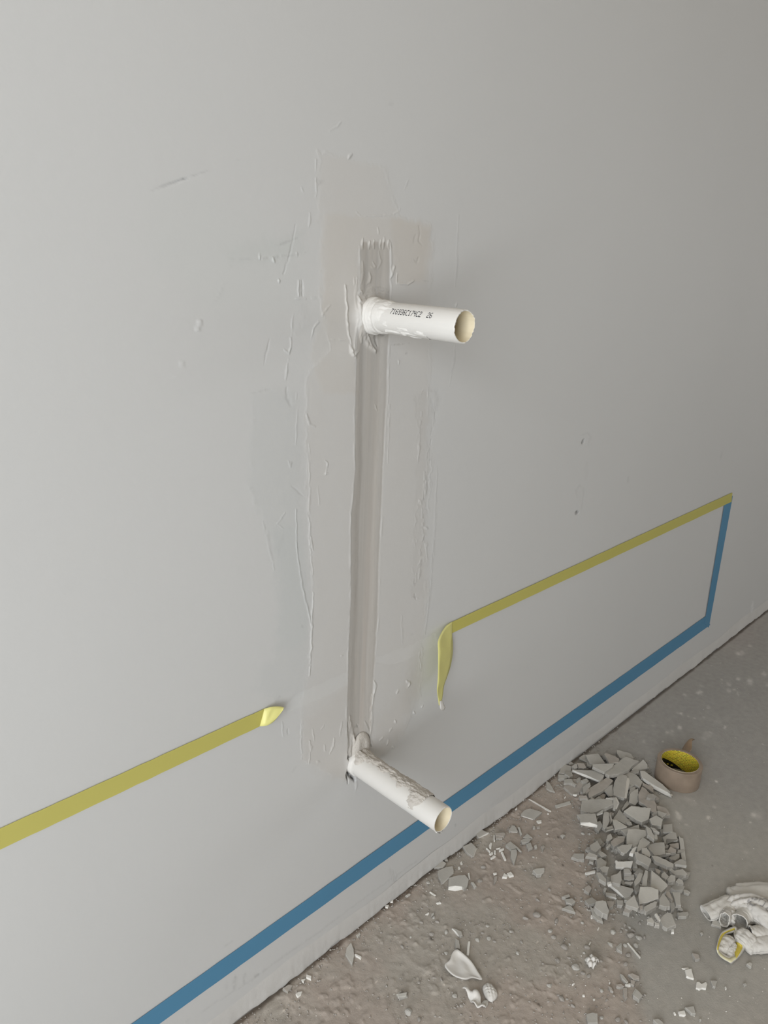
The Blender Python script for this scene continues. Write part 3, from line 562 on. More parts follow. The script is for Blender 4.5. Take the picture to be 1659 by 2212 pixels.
# ------------------------------------------------------------------ the two waste pipes
def tube(name, base, length, r, ri, m, parent=None, jag=0.0012, seed=1, back=0.02, n=72):
    """open pipe along -y; base is on the wall plane"""
    r_ = random.Random(seed)
    V = []; Fc = []
    jj = [(r_.random() - 0.5) * jag + 0.5 * jag * math.sin(2 * math.pi * 3 * k / n + seed) for k in range(n)]
    rings = [(back, r), (-length * 0.3, r), (-length * 0.7, r), (-length + 0.0012, r), (-length, r - 0.0005), (-length, ri + 0.0004), (-length + 0.001, ri), (-length * 0.5, ri), (back, ri)]
    for k, (y, rr) in enumerate(rings):
        for i in range(n):
            a = 2 * math.pi * i / n
            dy = jj[i] if 3 <= k <= 6 else 0
            V.append((base.x + rr * math.cos(a), y + dy, base.z + rr * math.sin(a)))
    for k in range(len(rings) - 1):
        for i in range(n):
            Fc.append((k * n + i, k * n + (i + 1) % n, (k + 1) * n + (i + 1) % n, (k + 1) * n + i))
    mi = [0 if k < 5 else 1 for k in range(len(rings) - 1) for i in range(n)]
    return obj(name, V, Fc, [m, M['pvc_in']], parent, True, mi)
def crust(name, base, r, s0, s1, fn, m, parent=None, ns=110, na=130):
    """putty sticking to a pipe: fn(s, angle) gives its thickness in mm, below zero = bare pipe"""
    s = np.linspace(s0, s1, ns); a = np.linspace(0, 2 * np.pi, na)
    Sg, Ag = np.meshgrid(s, a, indexing='ij')
    t = fn(Sg, Ag)
    rr = r + np.where(t > 0, 0.00015 + t * 0.001, np.maximum(t, -1) * 0.001)
    Pn = np.stack([base.x + rr * np.cos(Ag), -Sg, base.z + rr * np.sin(Ag)], -1)
    return grid_mesh(name, Pn, [m], parent=parent)
PR = 0.0200
def adiff(a, b): return np.abs((a - b + np.pi) % (2 * np.pi) - np.pi)
b1 = on_wall(803, 682); L1 = 0.158
up = empty('waste_pipe', b1)
p_ = tube('pipe_tube', b1, L1, PR, PR - 0.0022, M['pvc'], jag=0.0013, seed=3)
def sleeve(s, a):
    n = fbm(s * 90 + 5, np.cos(a) * 2 + np.sin(a) * 3 + 9, 3, 81)
    up_ = np.cos(a - 2.2)                       # camera-facing upper left
    edge = 0.040 + 0.006 * up_ + 0.026 * (n - 0.5)
    bare = np.exp(-((s - 0.042) / 0.020) ** 2 - (adiff(a, 3.75) / 0.55) ** 2)
    return np.clip((edge - s) * 130, -1, 1.5) * (0.4 + 1.2 * n) + 0.9 * np.exp(-((s - 0.008) / 0.004) ** 2) - 1.1 * np.exp(-((s - 0.016 - 0.004 * n) / 0.0016) ** 2) - 4.5 * bare
c_ = crust('putty_sleeve', b1, PR, 0.001, 0.085, sleeve, M['putty_white'])
def smear_fn(s, a):
    n = fbm(s * 70 + 2, a * 4, 3, 82)
    return (n - 0.56) * 5 - adiff(a, 4.05) * 2.2 + 0.55
d_ = crust('putty_smear', b1, PR, 0.04, 0.11, smear_fn, M['putty_white'])
# collar nearer the wall
def ringm(name, base, r0, r1, y0, y1, m, n=64, wob_=0.0006):
    V = []; Fc = []
    prof_ = [(y0, r0), (y0 - (y0 - y1) * 0.2, r1), (y0 - (y0 - y1) * 0.8, r1), (y1, r1 - 0.0012), (y1, r0)]
    for k, (y, rr) in enumerate(prof_):
        for i in range(n):
            a = 2 * math.pi * i / n
            q = rr + wob_ * math.sin(5 * a + k) * math.sin(3 * a)
            V.append((base.x + q * math.cos(a), y, base.z + q * math.sin(a)))
    for k in range(len(prof_) - 1):
        for i in range(n):
            Fc.append((k * n + i, k * n + (i + 1) % n, (k + 1) * n + (i + 1) % n, (k + 1) * n + i))
    return obj(name, V, Fc, m, None, True)
k_ = ringm('socket_collar', b1, PR - .001, PR + 0.0042, 0.004, -0.010, M['putty_white'])
# inkjet code printed along the pipe, in dots
DOT = {'7': ["11111", "00001", "00010", "00100", "00100", "01000", "01000"], '1': ["00100", "01100", "00100", "00100", "00100", "00100", "01110"],
       '6': ["01110", "10000", "10000", "11110", "10001", "10001", "01110"], '9': ["01110", "10001", "10001", "01111", "00001", "00001", "01110"],
       '3': ["11110", "00001", "00001", "01110", "00001", "00001", "11110"], 'C': ["01111", "10000", "10000", "10000", "10000", "10000", "01111"],
       '4': ["10010", "10010", "10010", "11111", "00010", "00010", "00010"], '2': ["01110", "10001", "00001", "00110", "01000", "10000", "11111"], ' ': ["00000"] * 7}
txt = "716936C174C2  26"
V = []; Fc = []
s0, s1 = 0.052, 0.122
cw = (s1 - s0) / len(txt)
for ci, ch in enumerate(txt):
    for r_i, row in enumerate(DOT[ch]):
        for c_i, bit in enumerate(row):
            if bit == '1':
                ss = s0 + ci * cw + c_i * cw * 0.165 - (r_i - 3) * 0.00012
                aa = 2.60 - (3 - r_i) * 0.052
                hs, ha = cw * 0.085, 0.026
                o = len(V)
                for ds, da in ((-hs, -ha), (hs, -ha), (hs, ha), (-hs, ha)):
                    V.append((b1.x + (PR + .0002) * math.cos(aa + da), -(ss + ds), b1.z + (PR + .0002) * math.sin(aa + da)))
                Fc.append((o, o + 1, o + 2, o + 3))
i_ = obj('printed_code', V, Fc, M['ink'])
adopt(up, p_, c_, d_, k_, i_)
tag(up, 'upper white plastic pipe stub with printed code 716936C174C2 sticking out of the wall', 'pipe')

b2 = on_wall(772, 1645); L2 = 0.181
lo = empty('waste_pipe', b2)
p_ = tube('pipe_tube', b2, L2, PR, PR - 0.0020, M['pvc'], jag=0.0006, seed=9)
def crust2(s, a):
    n = fbm(s * 120, a * 6, 4, 83)
    w = 0.85 + 1.1 * (fbm(s * 70, s * 0 + 3, 3, 84) - 0.5) + 0.35 * np.exp(-(s / 0.03) ** 2)
    c0 = 1.05 + s * 1.2                          # top-right of the pipe
    lim = np.where(s < 0.145, w, w - (s - 0.145) * 60)
    return np.clip((lim - adiff(a, c0)) * 5, -3, 1.6) * (0.3 + 1.5 * n) + 3.4 * (n - 0.5) + 2.4 * np.exp(-(s / 0.022) ** 2) * (adiff(a, 1.2) < 1.5)
c_ = crust('putty_crust', b2, PR, 0.003, 0.150, crust2, M['putty'], ns=170, na=170)
def band(s, a):
    n = fbm(s * 150, a * 5, 4, 85)
    return 1.5 - ((s - 0.128 - 0.010 * np.cos(a - 1.7)) / 0.009) ** 2 - (adiff(a, 2.0) / 1.05) ** 2 * 1.6 + 3.2 * (n - 0.5)
d_ = crust('putty_band', b2, PR, 0.095, 0.168, band, M['putty'], ns=110, na=170)
k_ = ringm('socket_collar', b2, PR - .001, PR + 0.0020, 0.008, -0.009, M['putty_white'])
def beard(s, a):
    n = fbm(s * 200, a * 9, 3, 86)
    return 2.2 - (adiff(a, 4.55) / 0.5) ** 2 * 2 - ((s - 0.178) / 0.004) ** 2 + 3 * (n - 0.5)
e_ = crust('dried_drip', b2, PR, 0.166, L2 + 0.0005, beard, M['putty_white'], ns=30)
# mound of filler between chase and pipe
mo = on_wall(778, 1612)
V = []; Fc = []; n, k = 40, 12
for j in range(k + 1):
    for i in range(n):
        a = 2 * math.pi * i / n; u = j / k
        rr = 0.5 * math.pi * u
        nn = 0.7 + 0.6 * fbm(np.array([3 * math.cos(a) * u + 5]), np.array([3 * math.sin(a) * u + 5]), 3, 87)[0]
        V.append((mo.x + 0.002 + 0.021 * math.sin(rr) * math.cos(a), 0.0015 - 0.0085 * math.cos(rr) * nn, mo.z - 0.010 + 0.034 * math.sin(rr) * math.sin(a)))
for j in range(k):
    for i in range(n):
        Fc.append((j * n + i, j * n + (i + 1) % n, (j + 1) * n + (i + 1) % n, (j + 1) * n + i))
m_ = obj('filler_mound', V, Fc, M['putty'], None, True)
adopt(lo, p_, c_, d_, k_, e_, m_)
tag(lo, 'lower white plastic pipe stub crusted with putty on top, sticking out near the floor', 'pipe')

# ------------------------------------------------------------------ roll of brown packing tape
M['roll'] = mat('brown_packing_tape', (0.30, 0.235, 0.18), 0.4, (60, 0.25, 0.001), (28, 0.22), spec=0.45, sss=0.05)
M['tail'] = mat('thin_brown_tape', (0.40, 0.29, 0.19), 0.35, (90, 0.3, 0.001), (30, 0.15), spec=0.5, see=0.25)
M['board'] = mat('cardboard_rim', (0.50, 0.43, 0.34), 0.8)
cm = bpy.data.materials.new('yellow_core_print'); cm.use_nodes = True
nt = cm.node_tree; N = nt.nodes; Lk = nt.links; bs = N['Principled BSDF']; bs.inputs['Roughness'].default_value = 0.6
uv = N.new('ShaderNodeUVMap'); uv.uv_map = 'UVMap'
bt = N.new('ShaderNodeTexBrick'); Lk.new(uv.outputs[0], bt.inputs['Vector'])
bt.inputs['Scale'].default_value = 1; bt.inputs['Brick Width'].default_value = 2.6; bt.inputs['Row Height'].default_value = 1.0
bt.inputs['Mortar Size'].default_value = 0.30; bt.inputs['Mortar Smooth'].default_value = 0.05; bt.offset = 0.37
bt.inputs['Color1'].default_value = (0.10, 0.10, 0.02, 1); bt.inputs['Color2'].default_value = (0.52, 0.24, 0.03, 1); bt.inputs['Mortar'].default_value = (0.62, 0.55, 0.05, 1)
Lk.new(bt.outputs['Color'], bs.inputs['Base Color'])
bk = mat('black_core_print', (0.012, 0.012, 0.012), 0.5)
yk = mat('yellow_core_mark', (0.62, 0.55, 0.05), 0.5)
RO, RI, RC, RH = 0.0492, 0.0402, 0.0418, 0.049
rc = on_floor(1462, 1683); rc.z = 0.0
roll = empty('tape_roll', rc)
def annulus(name, ro, ri, z0, z1, m, n=96, uvm=False, rough=0.0):
    V = []; Fc = []
    prof_ = [(ro, z0), (ro, z0 + (z1 - z0) * .5), (ro, z1), (ri, z1), (ri, z0)] 
    for q, z in prof_:
        for i in range(n):
            a = 2 * math.pi * i / n
            e = rough * math.sin(3 * a + 1) * (1 if q == ro else 0)
            V.append(((q + e) * math.cos(a), (q + e) * math.sin(a), z))
    k = len(prof_)
    for j in range(k):
        for i in range(n):
            Fc.append((j * n + i, j * n + (i + 1) % n, ((j + 1) % k) * n + (i + 1) % n, ((j + 1) % k) * n + i))
    o = obj(name, V, Fc, m, roll)
    md = o.modifiers.new('edge', 'BEVEL'); md.width = 0.0008; md.segments = 2; md.limit_method = 'ANGLE'
    return o
annulus('wound_tape', RO, RC, 0.0, RH, M['roll'], rough=0.0006)
annulus('core_rim', RC, RI + 0.0004, 0.0008, RH + 0.0006, M['board'])
def core_sheet(name, a0, a1, z0, z1, r, m, n=90, nv=6, uvs=False):
    V = []; Fc = []; U = []
    for i in range(n + 1):
        a = a0 + (a1 - a0) * i / n
        for j in range(nv + 1):
            zt = z1(a) if callable(z1) else z1
            z = z0 + (zt - z0) * j / nv
            V.append((r * math.cos(a), r * math.sin(a), z)); U.append((a * r / 0.0036, z / 0.0036))
    for i in range(n):
        for j in range(nv):
            b = i * (nv + 1) + j; Fc.append((b, b + 1, b + nv + 2, b + nv + 1))
    o = obj(name, V, Fc, m, roll, True)
    if uvs:
        l = o.data.uv_layers.new(name='UVMap')
        for p in o.data.polygons:
            for li, vi in zip(p.loop_indices, p.vertices): l.data[li].uv = U[vi]
    return o
core_sheet('printed_core', 0, 2 * math.pi, 0.0010, RH + 0.0003, RI, cm, 96, 6, True)
core_sheet('black_core_band', math.radians(8), math.radians(150), 0.0012, lambda a: 0.0014 + 0.034 * min(1.0, max(0.0, (math.degrees(a) - 8) / 80)), RI - 0.0003, bk, 50, 3)
V = []; Fc = []
for k in range(5):
    for q in ((0, 0), (0.07, 0.3), (0.03, 0.6)):
        a = math.radians(42 + 15 * k) + q[0]; z = 0.007 + 0.0042 * k + 0.0045 * q[1]
        o = len(V)
        for da, dz in ((-.05, -.0011), (.05, -.0005), (.05, .0011), (-.05, .0005)):
            V.append(((RI - .0004) * math.cos(a + da), (RI - .0004) * math.sin(a + da), z + dz))
        Fc.append((o, o + 1, o + 2, o + 3))
obj('yellow_core_marks', V, Fc, yk, roll)
# torn tail standing off the back of the roll
tp = [((1478, 1628), .030, .030), ((1483, 1617), .030, .026), ((1486, 1606), .032, .018), ((1490, 1597), .034, .012), ((1497, 1597), .028, .008), ((1499, 1600), .024, .004)]
V = []; Fc = []
camd = Vector((0.70, -0.71, 0.04))
for (q, z, w) in tp:
    c = on_floor(*q, z) - rc
    V.append(c - camd * w * 0.5 + Vector((0, 0, -w * .35))); V.append(c + Vector((0.003, 0.003, 0.002))); V.append(c + camd * w * 0.5 + Vector((0, 0, w * .1)))
for i in range(len(tp) - 1):
    b = i * 3; Fc += [(b, b + 1, b + 4, b + 3), (b + 1, b + 2, b + 5, b + 4)]
tl = obj('loose_tail', V, Fc, M['tail'], roll, True)
md = tl.modifiers.new('smooth', 'SUBSURF'); md.levels = md.render_levels = 2
md = tl.modifiers.new('thickness', 'SOLIDIFY'); md.thickness = 0.0003
tag(tl, 'crumpled loose tape end')
tag(roll, 'roll of brown packing tape with a printed yellow core lying beside the rubble heap', 'tape roll')
# ------------------------------------------------------------------ the rubble heap
CELL = 0.002
GX0, GY0 = 0.55, -0.80
HM = np.zeros((int(0.82 / CELL), int(2.1 / CELL)))          # height reached so far, used to stack the chips
cxs = GX0 + (np.arange(HM.shape[1]) + 0.5) * CELL
cys = GY0 + (np.arange(HM.shape[0]) + 0.5) * CELL
def cells(poly):
    p = np.array(poly)
    i0, i1 = np.searchsorted(cxs, [p[:, 0].min(), p[:, 0].max()]); j0, j1 = np.searchsorted(cys, [p[:, 1].min(), p[:, 1].max()])
    i1 = max(i1, i0 + 1); j1 = max(j1, j0 + 1)
    i0 = min(i0, len(cxs) - 1); j0 = min(j0, len(cys) - 1)
    gx, gy = np.meshgrid(cxs[i0:i1], cys[j0:j1])
    m = inside(gx, gy, [tuple(q[:2]) for q in poly])
    if not m.any(): m[:] = True
    return (slice(j0, j1), slice(i0, i1)), m, gx, gy
def ray_plane(px, py, zc, gx, gy, c):
    r = ray(px, py)
    # z = zc + gx (x - cx) + gy (y - cy)
    den = r[2] - gx * r[0] - gy * r[1]
    t = (zc - H + gx * (0 - c[0]) + gy * (-D - c[1])) / den
    return Vector((r[0] * t, -D + r[1] * t, H + r[2] * t))
CROP = {'A': (1180, 1600, 6.9125), 'B': (1200, 1750, 5.53), 'C': (860, 1700, 3.318), 'D': (1360, 1820, 5.548),
        'E': (400, 1700, 3.318), 'F': (1100, 1950, 5.53), 'G': (1000, 1700, 6.636), 'P': (0, 0, 1.0)}
def px_of(crop, pts):
    ox, oy, s = CROP[crop]
    return [(ox + x / s, oy + y / s) for x, y in pts]
n_chip = 0
def chip(pts, t=7.0, white=(), w=3.5, tilt=0.10, m='shard', name='plaster_chip', label=None, group=None, cat='rubble chip', pct=82, rg=0.7, seed=None, side='side', allwhite=False):
    """broken plate of plaster: pts are the outline of what the photo shows, white = outline edges showing the white core"""
    global n_chip
    n_chip += 1
    rr = random.Random(1000 + n_chip if seed is None else seed)
    t *= 0.001
    P2 = [np.array(p, float) for p in pts]
    n = len(P2)
    area2 = sum(P2[i][0] * P2[(i + 1) % n][1] - P2[(i + 1) % n][0] * P2[i][1] for i in range(n))
    sg = 1.0 if area2 > 0 else -1.0
    nrm = []
    for i in range(n):
        e = P2[(i + 1) % n] - P2[i]; e = e / (np.linalg.norm(e) + 1e-9)
        nrm.append(np.array([-e[1], e[0]]) * sg)          # inward normal
    # refine unflagged edges for a broken look
    out, top, fl = [], [], []
    for i in range(n):
        a, b = P2[i], P2[(i + 1) % n]
        off = np.zeros(2); k = 0
        if i in white: off += nrm[i] * w; k += 1
        if (i - 1) % n in white: off += nrm[(i - 1) % n] * w; k += 1
        out.append(a); top.append(a + (off if k < 2 else off * 0.8)); fl.append(k > 0)
        L = np.linalg.norm(b - a)
        if i not in white and L > 7:
            k2 = int(min(4, L // 6))
            offb = np.zeros(2)
            for j in range(1, k2 + 1):
                u = j / (k2 + 1)
                q = a + (b - a) * u + nrm[i] * (rr.random() - 0.45) * rg
                out.append(q); top.append(q + off * max(0, 1 - u * 2.5)); fl.append(False)
    out_w = set()
    c = sum(out) / len(out)
    gx, gy = (rr.uniform(-tilt, tilt), rr.uniform(-tilt, tilt))
    zb = 0.0
    for it in range(3):
        fc = on_floor(c[0], c[1], zb + t)
        poly = [ray_plane(q[0], q[1], zb + t, gx, gy, fc) for q in out]
        sl, msk, ggx, ggy = cells(poly)
        hv = (HM[sl] - gx * (ggx - fc.x) - gy * (ggy - fc.y))[msk]
        zb = max(0.0, float(np.percentile(hv, pct)))
        low = min(v.z for v in poly) - t
        if zb == 0 and low < 0: pass
    ext = max(0.0, -(min(v.z for v in poly) - t))
    zc = zb + t + ext * 0.85
    fc = on_floor(c[0], c[1], zc)
    T = [ray_plane(q[0], q[1], zc, gx, gy, fc) for q in top]
    B = []
    m_ = len(T)
    cen = sum((v.copy() for v in T), Vector()) / m_
    for i in range(m_):
        if fl[i]:
            zz = max(0.0, T[i].z - t * rr.uniform(0.9, 1.05))
            o = on_floor(out[i][0], out[i][1], zz)
            B.append(o)
        else:
            o = T[i] + (T[i] - cen).normalized() * rr.uniform(-0.0006, 0.0012)
            o.z = max(0.0, T[i].z - t * rr.uniform(0.85, 1.1)); B.append(o)
    sl, msk, ggx, ggy = cells([(v.x, v.y) for v in T])
    hh = zc + gx * (ggx - fc.x) + gy * (ggy - fc.y)
    HM[sl] = np.where(msk, np.maximum(HM[sl], hh), HM[sl])
    org = Vector((cen.x, cen.y, min(v.z for v in B)))
    bm = bmesh.new()
    tv = [bm.verts.new(v - org) for v in T]; bv = [bm.verts.new(v - org) for v in B]
    tf = bm.faces.new(tv); bf = bm.faces.new(bv[::-1])
    for i in range(m_):
        j = (i + 1) % m_
        f = bm.faces.new((tv[i], bv[i], bv[j], tv[j]))
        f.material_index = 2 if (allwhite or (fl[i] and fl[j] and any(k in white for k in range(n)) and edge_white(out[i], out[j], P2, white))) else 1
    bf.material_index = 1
    bmesh.ops.recalc_face_normals(bm, faces=bm.faces)
    bmesh.ops.triangulate(bm, faces=[f for f in bm.faces if len(f.verts) > 4])
    # soften the arris slightly
    te = [e for e in bm.edges if e.is_boundary is False and len(e.link_faces) == 2 and e.calc_face_angle(0) > 0.6]
    try:
        bmesh.ops.bevel(bm, geom=te, offset=0.00045, segments=1, affect='EDGES', clamp_overlap=True)
    except Exception:
        pass
    me = bpy.data.meshes.new(name); bm.to_mesh(me); bm.free()
    o = link(name, me, None, [M[m], M[side], M['white']]); o.location = org
    tag(o, label, cat, group)
    return o
def edge_white(a, b, P2, white):
    n = len(P2)
    for k in white:
        p, q = P2[k], P2[(k + 1) % n]
        if (np.allclose(a, p) and np.allclose(b, q)): return True
    return False

HEAP = [(1252, 1628), (1300, 1618), (1350, 1618), (1405, 1650), (1440, 1700), (1425, 1745), (1450, 1790), (1475, 1830), (1485, 1880), (1490, 1930), (1470, 1965), (1440, 1985), (1400, 1985), (1330, 1960), (1290, 1975),
        (1262, 1950), (1290, 1920), (1270, 1870), (1260, 1830), (1295, 1800), (1255, 1775), (1240, 1720), (1205, 1690)]
FG = 'small filler chips wedged inside the heap'
FLb = 'small grey plaster chip wedged between the larger pieces of the heap'
rq = random.Random(5)
for layer, cnt, smin, smax in ((0, 62, 8, 15), (1, 34, 7, 12)):
    k = 0
    while k < cnt:
        x, y = rq.uniform(1215, 1480), rq.uniform(1625, 1975)
        dds = signed(np.array([x]), np.array([y]), HEAP)[0]
        if dds < (4 if layer == 0 else 16): continue
        k += 1
        r_ = rq.uniform(smin, smax); n = rq.choice((4, 5, 5, 6)); a0 = rq.uniform(0, 6.3); asp = rq.uniform(0.45, 0.9); rt = rq.uniform(0, 3.14)
        pts = []
        for i in range(n):
            a = a0 + 2 * math.pi * (i + rq.uniform(-.25, .25)) / n
            u, v = r_ * math.cos(a), r_ * asp * math.sin(a)
            pts.append((x + u * math.cos(rt) - v * math.sin(rt), y + (u * math.sin(rt) + v * math.cos(rt)) * 0.8))
        chip(pts, rq.uniform(6, 10), (), tilt=0.22, m=rq.choice(('shard', 'shard', 'shard_b', 'side')), label=FLb, group=FG, pct=60)

SG = 'small chips between the big ones'
